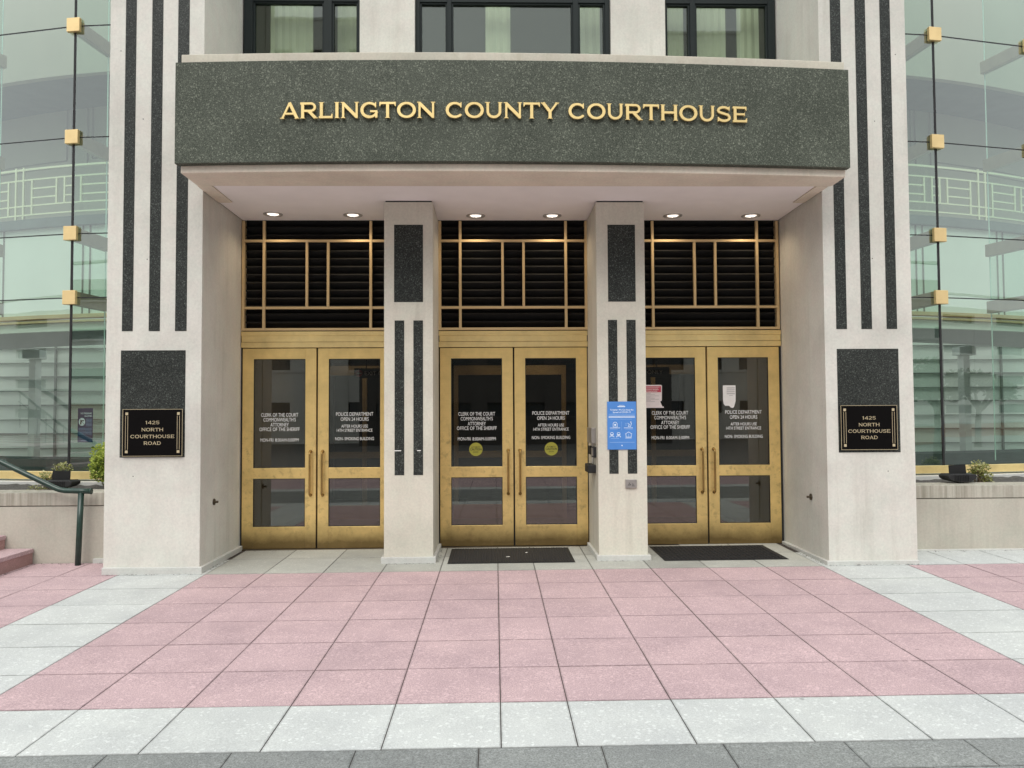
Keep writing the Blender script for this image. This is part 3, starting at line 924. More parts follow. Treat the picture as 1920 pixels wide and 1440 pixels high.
# ------------------------------------------------------------------ glass wings
def wing(sd):
    mx = (lambda d: -4.11 - d) if sd < 0 else (lambda d: 4.52 + d)
    gy = lambda d: 9.84 + 0.04 * d + 0.045 * d * d
    zs = [6.59, 5.155, 3.93, 3.12] if sd < 0 else [6.53, 5.12, 3.905, 3.10]
    ds = [0.0, 1.20, 2.95, 4.4, 5.8, 7.04] if sd < 0 else [0.0, 1.20, 2.66, 4.12, 5.58, 7.04]
    ZG = 9.0
    wall = obj('glass_wing', MB().box(*sorted((mx(0), mx(6.4))), 9.92, 10.5, -0.1, 0.70), M['planter'], CH)
    pn = MB(); jn = MB(); fin = MB(); fe = MB()
    levels = [0.955] + zs[::-1] + [8.0, ZG]
    for d0, d1 in zip(ds, ds[1:]):
        a = Vector((mx(d0), gy(d0), 0)); b = Vector((mx(d1), gy(d1), 0))
        t = (b - a).normalized()
        n = Vector((-t.y, t.x, 0))
        if n.y < 0: n = -n
        for z0, z1 in zip(levels, levels[1:]):
            g0, g1 = 0.006, 0.006
            pn.add([(a + t * g0) + Vector((0, 0, z0 + g1)), (b - t * g0) + Vector((0, 0, z0 + g1)), (b - t * g0) + Vector((0, 0, z1 - g1)), (a + t * g0) + Vector((0, 0, z1 - g1))], [(0, 1, 2, 3)])
            c0, c1 = a + t * 0.006, b - t * 0.006
            if z0 > 1:
                vs = [c0 + Vector((0, 0, z0 - 0.006)), c1 + Vector((0, 0, z0 - 0.006)), c1 + Vector((0, 0, z0 + 0.006)), c0 + Vector((0, 0, z0 + 0.006))]
                vs = [q - n * 0.003 for q in vs] + [q + n * 0.012 for q in vs]
                jn.add(vs, [(0, 1, 2, 3), (4, 7, 6, 5), (0, 4, 5, 1), (2, 6, 7, 3), (1, 5, 6, 2), (0, 3, 7, 4)])
    obj('glass_pane', pn, M['glass'], wall)
    for d in ds[1:-1]:
        p = Vector((mx(d), gy(d), 0))
        sl = (0.04 + 0.09 * d)
        n = Vector((sl if sd < 0 else -sl, 1, 0)).normalized()
        tv = Vector((1, -n.x / n.y, 0)).normalized()
        m_ = Matrix(((tv.x, n.x, 0, p.x), (tv.y, n.y, 0, p.y), (0, 0, 1, 0), (0, 0, 0, 1)))
        jn.box(-0.014, 0.014, -0.004, 0.012, 0.95, ZG, m_)
        fin.add([m_ @ Vector(q) for q in ((0, 0.013, 0.95), (0, 0.66, 0.95), (0, 0.66, ZG), (0, 0.013, ZG))], [(0, 1, 2, 3)])
        fe.box(-0.007, 0.007, 0.66, 0.668, 0.95, ZG, m_)
        for z in zs:
            cap = MB().box(-0.088, 0.088, -0.05, -0.005, z - 0.088, z + 0.088, m_)
            pf = obj('patch_fitting', cap, M['brass_cap'], wall, bevel=0.004)
            arm = MB().box(-0.045, 0.045, 0.012, 0.70, z - 0.085, z + 0.085, m_)
            obj('bracket_arm', arm, M['arm'], wall, bevel=0.004)
    obj('silicone_joint', jn, M['black'], wall)
    obj('glass_fin', fin, M['fin'], wall)
    obj('fin_edge', fe, M['finedge'], wall)
    xs = [mx(d) for d in lin(0, 7.1, 22)]
    gyx = lambda x: gy((-4.11 - x) if sd < 0 else (x - 4.52))
    obj('base_rail', MB().curved(xs, lambda x: gyx(x) - 0.05, lambda x: gyx(x) + 0.04, 0.855, 0.950), M['brass'], wall, bevel=0.003)
    obj('rail_kerb', MB().curved(xs, lambda x: gyx(x) - 0.16, lambda x: gyx(x) + 0.3, 0.55, 0.832), M['plinth'], wall, bevel=0.004)
    # lobby behind the glass
    off = lambda k: (lambda x: gyx(x) + k)
    xs = [mx(d) for d in lin(-0.6, 7.0, 30)]
    lob = MB()
    lob.curved(xs, off(1.78), off(1.9), 3.17, 4.50)
    obj('lobby_spandrel', lob, M['in_mint'], wall)
    obj('spandrel_bead', MB().curved(xs, off(1.74), off(1.9), 3.11, 3.165).curved(xs, off(1.72), off(1.9), 3.045, 3.075), M['brass_bar'], wall)
    obj('spandrel_foot', MB().curved(xs, off(1.80), off(1.88), 2.92, 3.04), M['in_mint'], wall)
    obj('gallery_edge', MB().curved(xs, off(1.70), off(3.0), 4.50, 4.64), M['in_blue'], wall)
    obj('lobby_soffit', MB().curved(xs, off(1.90), off(4.0), 2.92, 3.0), M['in_grey'], wall)
    ln = MB()
    for d in (0.55, 1.95, 2.07, 3.5, 3.62, 5.0, 5.12):
        x = mx(d)
        ln.box(x - 0.010, x + 0.010, gyx(x) + 1.765, gyx(x) + 1.80, 3.17, 4.50)
    obj('panel_line', ln, M['in_line'], wall)
    # balustrade
    b = MB()
    def rail_h(z, d0=-0.6, d1=6.6, h=0.022):
        q = [mx(d) for d in lin(d0, d1, max(2, int((d1 - d0) / 0.25)))]
        b.curved(q, off(1.72), off(1.745), z, z + h)
    rail_h(5.40, h=0.03); rail_h(4.70)
    rail_h(5.24); rail_h(4.84)
    def rail_v(d, z0, z1):
        x = mx(d)
        b.box(x - 0.012, x + 0.012, gyx(x) + 1.715, gyx(x) + 1.75, z0, z1)
    d = -0.45
    while d < 6.3:
        rail_v(d, 4.64, 5.45); rail_v(d + 0.14, 4.64, 5.45)
        rail_v(d + 0.28, 4.70, 5.24); rail_v(d + 0.76, 4.84, 5.24)
        rail_v(d + 0.90, 4.84, 5.24); rail_v(d + 1.04, 4.84, 5.24); rail_v(d + 1.18, 4.84, 5.24)
        rail_v(d + 1.62, 4.70, 5.24)
        for z in (4.96, 5.10):
            rail_h(z, d + 0.28, d + 0.76); rail_h(z, d + 0.90, d + 1.04, 0.02); rail_h(z, d + 1.18, d + 1.62)
        d += 1.78
    obj('gallery_balustrade', b, M['rail'], wall)
    # gallery back wall with bead panels, upper parapet, lower lobby
    bw = MB()
    a_, b_ = sorted((mx(-0.6), mx(6.6)))
    bw.curved(xs, off(2.6), off(2.65), 4.64, 6.75)
    bw.curved(xs, off(1.35), off(1.45), 6.62, 9.0)
    obj('gallery_wall', bw, M['in_wall'], wall)
    pl = MB()
    for (d0, d1) in ((-0.3, 2.5), (2.8, 5.6)):
        for k in (0, 0.09):
            q = [mx(d) for d in lin(d0 + k, d1 - k, 10)]
            pl.curved(q, off(2.585), off(2.6), 5.72 + k, 5.735 + k)
            for x in (q[0], q[-1]):
                pl.box(x - 0.0075, x + 0.0075, gyx(x) + 2.58, gyx(x) + 2.61, 5.735 + k, 6.75)
    obj('panel_bead', pl, M['in_line'], wall)
    obj('upper_soffit', MB().curved(xs, off(1.45), off(2.7), 6.66, 6.74), M['in_blue'], wall)
    fl = MB()
    fl.box(a_, b_, 10.5, 19.0, 0.55, 0.60)
    obj('lobby_floor', fl, M['in_floor'], wall)
    lw = MB(); wb = MB()
    for k in range(10):
        wb.box(a_ - 3, b_ + 3, 16.85, 16.89, 0.95 + 0.3 * k, 0.965 + 0.3 * k + 0.012 * (k % 2))
    lw.box(a_ - 3, b_ + 3, 16.9, 17.0, 0.6, 4.8)
    for k in range(-6, 9):
        x = mx(k * 1.3)
        wb.box(x - 0.018, x + 0.018, 16.86, 16.9, 0.6, 4.8)
    obj('lobby_wall', lw, M['in_mint'], wall)
    obj('glazing_bars', wb, M['bars'], wall)
    po = MB()
    for d in (0.2, 2.4, 4.6, 6.6):
        x = mx(d)
        po.box(x - 0.06, x + 0.06, 15.0, 15.2, 0.6, 2.90)
        po.box(x - 0.16, x + 0.16, 14.95, 15.2, 2.72, 2.88)
    obj('lobby_post', po, M['post'], wall)
    # low dark bench behind the base rail
    obj('lobby_counter', MB().curved(xs, off(1.3), off(1.9), 0.6, 1.02), M['in_dark'], wall)
wing(-1)
wing(1)

# ------------------------------------------------------------------ sign letters on the canopy
def arc(cx, cz, rx, rz, a0, a1, n=14):
    return [(cx + rx * math.cos(R(a0 + (a1 - a0) * i / n)), cz + rz * math.sin(R(a0 + (a1 - a0) * i / n))) for i in range(n + 1)]
V, H_ = 0.185, 0.145
def ser(x, z, up, w_=0.30):
    """small flared serif at the end of a stem"""
    h = 0.05
    s_ = -1 if up else 1
    return ('poly', [(x - w_ / 2, z), (x + w_ / 2, z), (x + V / 2, z + s_ * h), (x - V / 2, z + s_ * h)])
def vser(x, z, right, h=0.27):
    s_ = 1 if right else -1
    return ('poly', [(x, z - h / 2), (x, z + h / 2), (x - s_ * 0.05, z + H_ / 2), (x - s_ * 0.05, z - H_ / 2)])
def glyph(ch):
    S = []
    def st(pts, wd=V): S.append(('line', pts, wd))
    if ch == 'A':
        w_ = 1.12
        st([(0.13, 0), (0.56, 0.98)], 0.12); st([(0.99, 0), (0.54, 1.0)], 0.19); st([(0.27, 0.30), (0.86, 0.30)], 0.12)
        S.append(ser(0.13, 0, False, 0.28)); S.append(ser(0.985, 0, False, 0.30))
    elif ch in 'RPB':
        w_ = 1.08
        st([(0.19, 0), (0.19, 1)]); st([(0.05, 0.93), (0.62, 0.93)] + arc(0.66, 0.70, 0.235, 0.23, 82, -82, 10) + [(0.62, 0.47), (0.19, 0.47)], 0.145)
        st([(0.55, 0.45), (0.93, 0.03)], 0.19)
        S.append(ser(0.19, 0, False)); S.append(ser(0.96, 0, False, 0.26))
    elif ch == 'L':
        w_ = 0.90
        st([(0.19, 0), (0.19, 1)]); st([(0.05, 0.0725), (0.84, 0.0725)], H_)
        S.append(ser(0.19, 1, True)); S.append(('poly', [(0.84, 0), (0.84, 0.27), (0.79, 0.27), (0.74, 0.14), (0.74, 0)]))
    elif ch == 'I':
        w_ = 0.38
        st([(0.19, 0), (0.19, 1)]); S.append(ser(0.19, 0, False)); S.append(ser(0.19, 1, True))
    elif ch == 'N':
        w_ = 1.12
        st([(0.17, 0), (0.17, 1)], 0.13); st([(0.95, 0), (0.95, 1)], 0.13); st([(0.16, 0.93), (0.96, 0.07)], 0.20)
        S.append(ser(0.17, 0, False, 0.27)); S.append(ser(0.95, 1, True, 0.27)); S.append(ser(0.13, 1, True, 0.2))
    elif ch in 'GC':
        w_ = 1.10
        st(arc(0.57, 0.5, 0.44, 0.43, 48, 318 if ch == 'C' else 345, 22), [0.15] * 6 + [0.185] * 11 + [0.15] * 6)
        if ch == 'G':
            st([(0.60, 0.42), (1.02, 0.42)], 0.12); st([(0.96, 0.02), (0.96, 0.47)], 0.14)
        S.append(('poly', [(0.90, 0.66), (0.95, 0.66), (0.95, 1.0), (0.90, 0.97), (0.82, 0.80)]))
        if ch == 'C':
            S.append(('poly', [(0.88, 0.08), (0.97, 0.20), (0.90, 0.27), (0.82, 0.16)]))
    elif ch == 'T':
        w_ = 1.02
        st([(0.51, 0), (0.51, 1)]); st([(0.05, 0.93), (0.97, 0.93)], 0.14)
        S.append(ser(0.51, 0, False)); S.append(('poly', [(0.04, 1), (0.04, 0.74), (0.08, 0.74), (0.14, 0.88), (0.14, 1)])); S.append(('poly', [(0.98, 1), (0.98, 0.74), (0.94, 0.74), (0.88, 0.88), (0.88, 1)]))
    elif ch == 'O':
        w_ = 1.16
        st(arc(0.58, 0.5, 0.455, 0.43, 90, 450, 32), [0.145 + 0.045 * abs(math.sin(2 * math.pi * i / 32)) for i in range(33)])
    elif ch == 'D':
        w_ = 1.12
        st([(0.19, 0), (0.19, 1)]); st([(0.05, 0.93), (0.52, 0.93)] + arc(0.55, 0.5, 0.42, 0.43, 84, -84, 18) + [(0.52, 0.07), (0.05, 0.07)], 0.155)
    elif ch == 'U':
        w_ = 1.08
        st([(0.19, 1), (0.19, 0.42)] + arc(0.54, 0.42, 0.35, 0.345, 188, 352, 14) + [(0.89, 0.42), (0.89, 1)], 0.16)
        S.append(ser(0.18, 1, True)); S.append(ser(0.90, 1, True, 0.26))
    elif ch == 'Y':
        w_ = 1.08
        st([(0.14, 1), (0.56, 0.42)], 0.19); st([(0.95, 1), (0.55, 0.42)], 0.125); st([(0.545, 0), (0.545, 0.46)])
        S.append(ser(0.14, 1, True, 0.28)); S.append(ser(0.95, 1, True, 0.25)); S.append(ser(0.545, 0, False))
    elif ch == 'H':
        w_ = 1.14
        st([(0.19, 0), (0.19, 1)]); st([(0.95, 0), (0.95, 1)]); st([(0.19, 0.51), (0.95, 0.51)], 0.145)
        for x in (0.19, 0.95):
            S.append(ser(x, 0, False)); S.append(ser(x, 1, True))
    elif ch == 'S':
        w_ = 0.98
        pts = arc(0.48, 0.725, 0.33, 0.205, 28, 200, 10) + [(0.24, 0.60), (0.48, 0.53), (0.74, 0.45)] + arc(0.49, 0.275, 0.34, 0.205, 30, -155, 12)
        st(pts, 0.155)
        S.append(('poly', [(0.78, 0.74), (0.83, 0.72), (0.84, 0.99), (0.79, 0.97), (0.72, 0.86)])); S.append(('poly', [(0.17, 0.30), (0.11, 0.30), (0.11, 0.01), (0.16, 0.04), (0.25, 0.14)]))
    elif ch == 'E':
        w_ = 0.98
        st([(0.19, 0), (0.19, 1)]); st([(0.05, 0.93), (0.88, 0.93)], 0.14); st([(0.19, 0.51), (0.76, 0.51)], 0.13); st([(0.05, 0.07), (0.90, 0.07)], 0.14)
        S.append(('poly', [(0.88, 1), (0.88, 0.75), (0.84, 0.75), (0.78, 0.88), (0.78, 1)])); S.append(('poly', [(0.91, 0), (0.91, 0.26), (0.87, 0.26), (0.80, 0.12), (0.80, 0)])); S.append(vser(0.78, 0.51, True, 0.24))
    elif ch == '1':
        w_ = 0.55
        st([(0.30, 0), (0.30, 1)]); st([(0.08, 0.80), (0.28, 0.93)], 0.13)
    elif ch == '4':
        w_ = 0.98
        st([(0.70, 0), (0.70, 1)], 0.18); st([(0.66, 0.96), (0.12, 0.30)], 0.14); st([(0.06, 0.28), (0.94, 0.28)], 0.14)
    elif ch == '2':
        w_ = 0.92
        st(arc(0.46, 0.69, 0.31, 0.24, 165, -30, 12) + [(0.12, 0.10)], 0.15); st([(0.08, 0.07), (0.86, 0.07)], 0.14)
    elif ch == '5':
        w_ = 0.92
        st([(0.80, 0.93), (0.20, 0.93), (0.18, 0.52)], 0.14); st([(0.15, 0.55)] + arc(0.46, 0.31, 0.33, 0.24, 105, -160, 14), 0.145)
    else:
        w_ = 0.5
    return S, w_
def draw_glyph(mb, ch, x, z, sx, sz, yf, yb_, m_=None, wt=1.0):
    S, w_ = glyph(ch)
    for k, s_ in enumerate(S):
        e = 0.00025 * k if yb_ - yf > 0.005 else 0.00004 * k
        if s_[0] == 'line':
            wd = [q * wt for q in s_[2]] if isinstance(s_[2], list) else s_[2] * wt
            n0 = len(mb.v)
            tmp = MB().ribbon(s_[1], wd, 0, 1)
            vs = [Vector((x + q[0] * sx, yf - e if q[1] < 0.5 else yb_, z + q[2] * sz)) for q in tmp.v]
            fs = tmp.f
        else:
            tmp = MB().prism(s_[1], 0, 1)
            vs = [Vector((x + q[0] * sx, yf - e if q[1] < 0.5 else yb_, z + q[2] * sz)) for q in tmp.v]
            fs = tmp.f
        if m_ is not None:
            vs = [m_ @ q for q in vs]
        mb.add(vs, fs)
    return w_
sg = thing('sign_lettering', (0.2, 7.60, 4.5), 'raised brass capital letters spelling ARLINGTON COUNTY COURTHOUSE across the dark granite canopy', 'sign letters')
ZL, HL = 4.522, 0.158
for word, xa, xb in (('ARLINGTON', -2.073, -0.568), ('COUNTY', -0.468, 0.636), ('COURTHOUSE', 0.732, 2.524)):
    tot = sum(glyph(c)[1] for c in word)
    k = (xb - xa) / (tot - 0.08)
    x = xa - 0.04 * k
    for c in word:
        w_ = glyph(c)[1] * k
        cx = x + w_ / 2
        sl = (yband(cx + 0.01) - yband(cx - 0.01)) / 0.02
        mm = Matrix.Translation((cx, yband(cx), 0)) @ Matrix.Rotation(math.atan(sl), 4, 'Z')
        mb = MB()
        draw_glyph(mb, c, -w_ / 2, ZL, k, HL, -0.034, -0.012, mm, 0.92)
        obj('letter', mb, M['letter'], sg)
        x += w_

# ------------------------------------------------------------------ plaques
def plaque(x0, x1, z0, z1, label):
    t = thing('address_plaque', ((x0 + x1) / 2, 8.39, z0), label, 'plaque', 'address plaques on the entrance piers')
    yf = 8.375
    obj('plate', MB().box(x0, x1, yf, 8.396, z0, z1), M['plaque'], t, bevel=0.002)
    b = MB()
    e = 0.004
    b.box(x0, x1, yf - 0.002, yf - 0.0003, z1 - e, z1).box(x0, x1, yf - 0.002, yf - 0.0003, z0, z0 + e)
    b.box(x0, x0 + e, yf - 0.002, yf - 0.0003, z0 + e, z1 - e).box(x1 - e, x1, yf - 0.002, yf - 0.0003, z0 + e, z1 - e)
    for s_ in (0, 1):
        xc = x0 + 0.043 if s_ == 0 else x1 - 0.043
        for zc in (z1 - 0.048, z0 + 0.048):
            b.box(xc - 0.014, xc + 0.014, yf - 0.002, yf - 0.0003, zc - 0.014, zc + 0.014)
        for dx in (-0.012, 0.012):
            b.box(xc + dx - 0.002, xc + dx + 0.002, yf - 0.002, yf - 0.0003, z0 + 0.07, z1 - 0.07)
    obj('gold_border', b, M['gold'], t)
    tx = MB()
    cx = (x0 + x1) / 2
    H = z1 - z0
    for wd, fr, hw in (('1425', 0.715, 0.150), ('NORTH', 0.565, 0.232), ('COURTHOUSE', 0.420, 0.462), ('ROAD', 0.278, 0.184)):
        tot = sum(glyph(c)[1] for c in wd)
        k = hw / tot
        x = cx - hw / 2
        for c in wd:
            draw_glyph(tx, c, x, z0 + fr * H - 0.018, k * 0.97, 0.036, yf - 0.002, yf - 0.0003, None, 0.78)
            x += glyph(c)[1] * k
    obj('plaque_lettering', tx, M['gold'], t)
    return t
plaque(-3.915, -3.290, 1.211, 1.706, 'black and gold 1425 NORTH COURTHOUSE ROAD plaque on the left pier, nearer the handrail')
plaque(3.708, 4.320, 1.231, 1.708, 'black and gold 1425 NORTH COURTHOUSE ROAD plaque on the right pier, away from the handrail')

# ------------------------------------------------------------------ downlights
dl_lab = ['leftmost downlight in the canopy ceiling, over the left door pair', 'downlight over the left door pair, next to the left column',
          'downlight over the middle door pair, nearer the left column', 'downlight over the middle door pair, nearer the right column with the blue poster',
          'downlight over the right door pair, nearer the column with the blue poster', 'rightmost downlight in the canopy ceiling, by the right pier']
for i, (x, y) in enumerate(((-2.645, 9.40), (-1.70, 9.44), (-0.223, 9.47), (0.705, 9.47), (2.178, 9.47), (3.135, 9.47))):
    t = thing('recessed_downlight', (x, y, 4.04), 'round ' + dl_lab[i], 'ceiling light', 'recessed downlights in the canopy ceiling')
    m_ = MB()
    n = 28
    vs = []
    for r_, z_ in ((0.115, 4.0395), (0.112, 4.030), (0.092, 4.028), (0.088, 4.036), (0.07, 4.0392)):
        vs += [(x + r_ * math.cos(2 * math.pi * k / n), y + r_ * math.sin(2 * math.pi * k / n), z_) for k in range(n)]
    fs = [(j * n + k, j * n + (k + 1) % n, (j + 1) * n + (k + 1) % n, (j + 1) * n + k) for j in range(4) for k in range(n)]
    m_.add(vs, fs)
    obj('trim_ring', m_, M['trim'], t, smooth=True)
    rf = MB()
    vs = []
    for r_, z_ in ((0.066, 4.034), (0.04, 4.026), (0.0, 4.0245)):
        vs += [(x + r_ * math.cos(2 * math.pi * k / n), y + r_ * math.sin(2 * math.pi * k / n), z_ + (0.006 if k % 4 < 2 else 0.0)) for k in range(n)]
    rf.add(vs, [(j * n + k, j * n + (k + 1) % n, (j + 1) * n + (k + 1) % n, (j + 1) * n + k) for j in range(2) for k in range(n)])
    obj('lens', rf, M['bulb'], t)
    ld = bpy.data.lights.new('downlight_lamp', 'SPOT')
    ld.energy = 8
    ld.color = (1.0, 0.80, 0.55)
    ld.spot_size = R(150)
    ld.spot_blend = 0.8
    ld.shadow_soft_size = 0.1
    lo = bpy.data.objects.new('downlight_lamp', ld)
    COL.objects.link(lo)
    lo.parent = t
    lo.location = (0, 0, -0.035)

# ------------------------------------------------------------------ posters and stickers
def poster():
    x0, x1, z0, z1 = 1.255, 1.581, 1.231, 1.767
    t = thing('health_poster', ((x0 + x1) / 2, 8.79, z0), 'blue poster headed Together We Can Stop the Spread of COVID-19 taped on the right column', 'poster')
    y = 8.790
    obj('sheet', MB().box(x0, x1, y, 8.7955, z0, z1), M['blue'], t, bevel=0.001)
    W = MB(); Pp = MB()
    cx = (x0 + x1) / 2
    yy = y - 0.0006
    def q(mb, a, b, c, d): mb.box(x0 + a * 0.326, x0 + b * 0.326, yy, y - 0.0001, z1 - d * 0.536, z1 - c * 0.536)
    text(W, 'Together We Can Stop the', cx, z1 - 0.100, 0.262, 0.0165, yy, 0.02)
    text(W, 'Spread of COVID-19', cx, z1 - 0.127, 0.200, 0.0165, yy, 0.02)
    q(W, 0.36, 0.62, 0.095, 0.115)
    text(W, 'ARLINGTON', cx, z1 - 0.048, 0.06, 0.010, yy, 0.02)
    for c_, d_ in ((0.30, 0.312), (0.325, 0.337)):
        q(W, 0.05, 0.95, c_, d_)
    q(Pp, 0.05, 0.95, 0.26, 0.268); q(Pp, 0.1, 0.85, 0.365, 0.371); q(Pp, 0.49, 0.496, 0.42, 0.60); q(Pp, 0.08, 0.93, 0.845, 0.853)
    q(W, 0.09, 0.44, 0.545, 0.555); q(W, 0.57, 0.88, 0.545, 0.555); q(Pp, 0.10, 0.36, 0.575, 0.581); q(Pp, 0.6, 0.88, 0.575, 0.581)
    q(W, 0.62, 0.83, 0.755, 0.765); q(Pp, 0.12, 0.4, 0.765, 0.773)
    X_ = lambda a: x0 + a * 0.326
    Z_ = lambda c_: z1 - c_ * 0.536
    W.ribbon([(X_(.20), Z_(.53)), (X_(.20), Z_(.46)), (X_(.235), Z_(.43)), (X_(.30), Z_(.43)), (X_(.34), Z_(.46)), (X_(.34), Z_(.53)), (X_(.20), Z_(.53))], 0.005, yy, y - 0.0001)
    W.disc(X_(.27), Z_(.485), 0.011, yy, y - 0.0001)
    W.ribbon([(X_(.70), Z_(.45)), (X_(.76), Z_(.48)), (X_(.72), Z_(.52)), (X_(.80), Z_(.52)), (X_(.83), Z_(.46)), (X_(.79), Z_(.43))], 0.005, yy, y - 0.0001)
    W.disc(X_(.81), Z_(.43), 0.007, yy, y - 0.0001)
    for c_ in (.45, .47, .50):
        q(Pp, 0.61, 0.68, c_, c_ + 0.006)
    for a in (.155, .385):
        W.ring(X_(a), Z_(.675), 0.014, 0.019, yy, y - 0.0001)
        W.box(X_(a) - 0.012, X_(a) + 0.012, yy - 0.0001, y - 0.0002, Z_(.69) - 0.004, Z_(.69) + 0.004)
        W.ribbon([(X_(a) - 0.024, Z_(.745)), (X_(a) - 0.02, Z_(.72)), (X_(a) + 0.02, Z_(.72)), (X_(a) + 0.024, Z_(.745))], 0.005, yy, y - 0.0001)
    W.ribbon([(X_(.61), Z_(.68)), (X_(.73), Z_(.635)), (X_(.85), Z_(.68))], 0.005, yy, y - 0.0001)
    W.ribbon([(X_(.64), Z_(.68)), (X_(.64), Z_(.74)), (X_(.82), Z_(.74)), (X_(.82), Z_(.68))], 0.005, yy, y - 0.0001)
    Pp.ribbon([(X_(.73), Z_(.67)), (X_(.73), Z_(.73))], 0.006, yy, y - 0.0001)
    W.prism([(X_(.47), Z_(.905)), (X_(.53), Z_(.905)), (X_(.50), Z_(.935))], yy, y - 0.0001)
    obj('print_white', W, M['posterwhite'], t)
    obj('print_pale', Pp, M['posterpale'], t)
poster()

def caution(cx, label):
    t = thing('caution_sticker', (cx, 9.71, 1.12), label, 'sticker', 'yellow caution stickers on the middle doors')
    y = 9.7125
    obj('disc', MB().disc(cx, 1.202, 0.082, y, 9.7155, 36), M['yellow'], t)
    k = MB()
    text(k, 'AUTOMATIC', cx, 1.221, 0.112, 0.017, y - 0.0006, 0.01)
    text(k, 'CAUTION', cx, 1.189, 0.142, 0.026, y - 0.0006, 0.02)
    text(k, 'DOOR', cx, 1.160, 0.062, 0.017, y - 0.0006, 0.01)
    obj('print_black', k, M['black'], t)
caution(-0.237, 'yellow round caution sticker under the opening hours on the middle pair, left leaf')
caution(0.692, 'yellow round caution sticker under NON-SMOKING BUILDING on the middle pair, right leaf')

t = thing('permit_notice', (1.95, 9.70, 1.70), 'pink and red building permit notice with a torn corner on the right pair, left leaf', 'notice')
y = 9.7085
obj('sheet', MB().prism([(1.800, 1.985), (2.058, 1.985), (2.070, 1.975), (2.066, 1.79), (2.046, 1.778), (2.072, 1.716), (2.090, 1.716), (2.090, 1.700), (1.800, 1.700)][::-1], y, y + 0.0012), M['pinkpaper'], t)
nr = MB().box(1.812, 2.058, y - 0.0008, y - 0.0001, 1.893, 1.968)
obj('red_heading', nr, M['noticered'], t)
nw = MB()
text(nw, 'BUILDING PERMIT', 1.935, 1.920, 0.190, 0.012, y - 0.0014, 0.02)
text(nw, 'NOTIFICATION', 1.935, 1.899, 0.150, 0.012, y - 0.0014, 0.02)
nw.box(1.83, 2.04, y - 0.0014, y - 0.0009, 1.953, 1.956).box(1.85, 2.02, y - 0.0014, y - 0.0009, 1.942, 1.945)
obj('heading_print', nw, M['paper'], t)
ni = MB()
for k, zz in enumerate((1.878, 1.866, 1.846, 1.832, 1.818, 1.804, 1.79, 1.776)):
    ni.box(1.83 if k != 1 else 1.87, 1.98 + 0.05 * ((k * 7) % 3 - 1), y - 0.0006, y - 0.0001, zz, zz + 0.0035)
obj('small_print', ni, M['ink'], t)

t = thing('paper_notice', (2.91, 9.70, 1.70), 'torn white paper notice above POLICE DEPARTMENT on the right pair, right leaf', 'notice')
obj('sheet', MB().prism([(2.828, 1.975), (2.988, 1.975), (2.986, 1.78), (2.965, 1.705), (2.945, 1.693), (2.918, 1.703), (2.905, 1.722), (2.855, 1.722), (2.836, 1.745), (2.828, 1.80)][::-1], y, y + 0.0012), M['paper'], t)
ni = MB()
for k, zz in enumerate((1.938, 1.914, 1.890, 1.866)):
    ni.box(2.876, 2.978, y - 0.0006, y - 0.0001, zz, zz + 0.008)
ni.box(2.906, 2.95, y - 0.0006, y - 0.0001, 1.846, 1.850)
obj('small_print', ni, M['ink'], t)

# white tape marks on the left column
for a, b, lab in ((-1.119, -1.045, 'longer white tape mark low on the left granite stripe of the left column'), (-0.868, -0.826, 'shorter white tape mark on the right granite stripe of the left column')):
    o = obj('tape_mark', MB().box(a, b, 8.7955, 8.7968, 1.229, 1.238), M['flash'])
    tag(o, lab, 'tape', 'white tape marks on the left column')

# no firearms sign inside the left glass
t = thing('firearms_sign', (-5.15, 10.05, 1.30), 'navy NO FIREARMS ALLOWED sign with a pistol in a white circle behind the left glass', 'sign')
fx0, fx1, fz0, fz1 = -5.262, -5.075, 1.305, 1.735
y = 10.06
obj('plate', MB().box(fx0, fx1, y, y + 0.004, fz0, fz1), M['navy'], t)
k = MB()
text(k, 'NO FIREARMS', fx1 - 0.083, fz1 - 0.075, 0.138, 0.020, y - 0.0006, 0.02)
text(k, 'ALLOWED', fx1 - 0.058, fz1 - 0.108, 0.092, 0.020, y - 0.0006, 0.02)
k.disc(fx0 + 0.052, fz1 - 0.172, 0.050, y - 0.0006, y - 0.0001, 28, 0.8)
obj('print_white', k, M['posterwhite'], t)
k = MB()
gx, gz_ = fx0 + 0.052, fz1 - 0.16
k.box(gx - 0.022, gx + 0.028, y - 0.0012, y - 0.0007, gz_ - 0.004, gz_ + 0.008)
k.prism([(gx - 0.024, gz_ - 0.045), (gx - 0.008, gz_ - 0.045), (gx - 0.002, gz_ - 0.004), (gx - 0.018, gz_ - 0.004)], y - 0.0012, y - 0.0007)
k.ribbon([(gx - 0.02, gz_ + 0.02), (gx + 0.028, gz_ - 0.045)], 0.004, y - 0.0017, y - 0.0013)
obj('pistol_symbol', k, M['black'], t)
k = MB()
for i in range(6):
    k.box(fx1 - 0.085, fx1 - 0.012, y - 0.0006, y - 0.0001, fz1 - 0.14 - 0.017 * i, fz1 - 0.136 - 0.017 * i)
for i in range(5):
    k.box(fx0 + 0.012, fx1 - 0.012, y - 0.0006, y - 0.0001, fz1 - 0.255 - 0.018 * i, fz1 - 0.251 - 0.018 * i)
k.box(fx0 + 0.04, fx1 - 0.07, y - 0.0006, y - 0.0001, fz0 + 0.02, fz0 + 0.024)
obj('small_print', k, M['posterpale'], t)

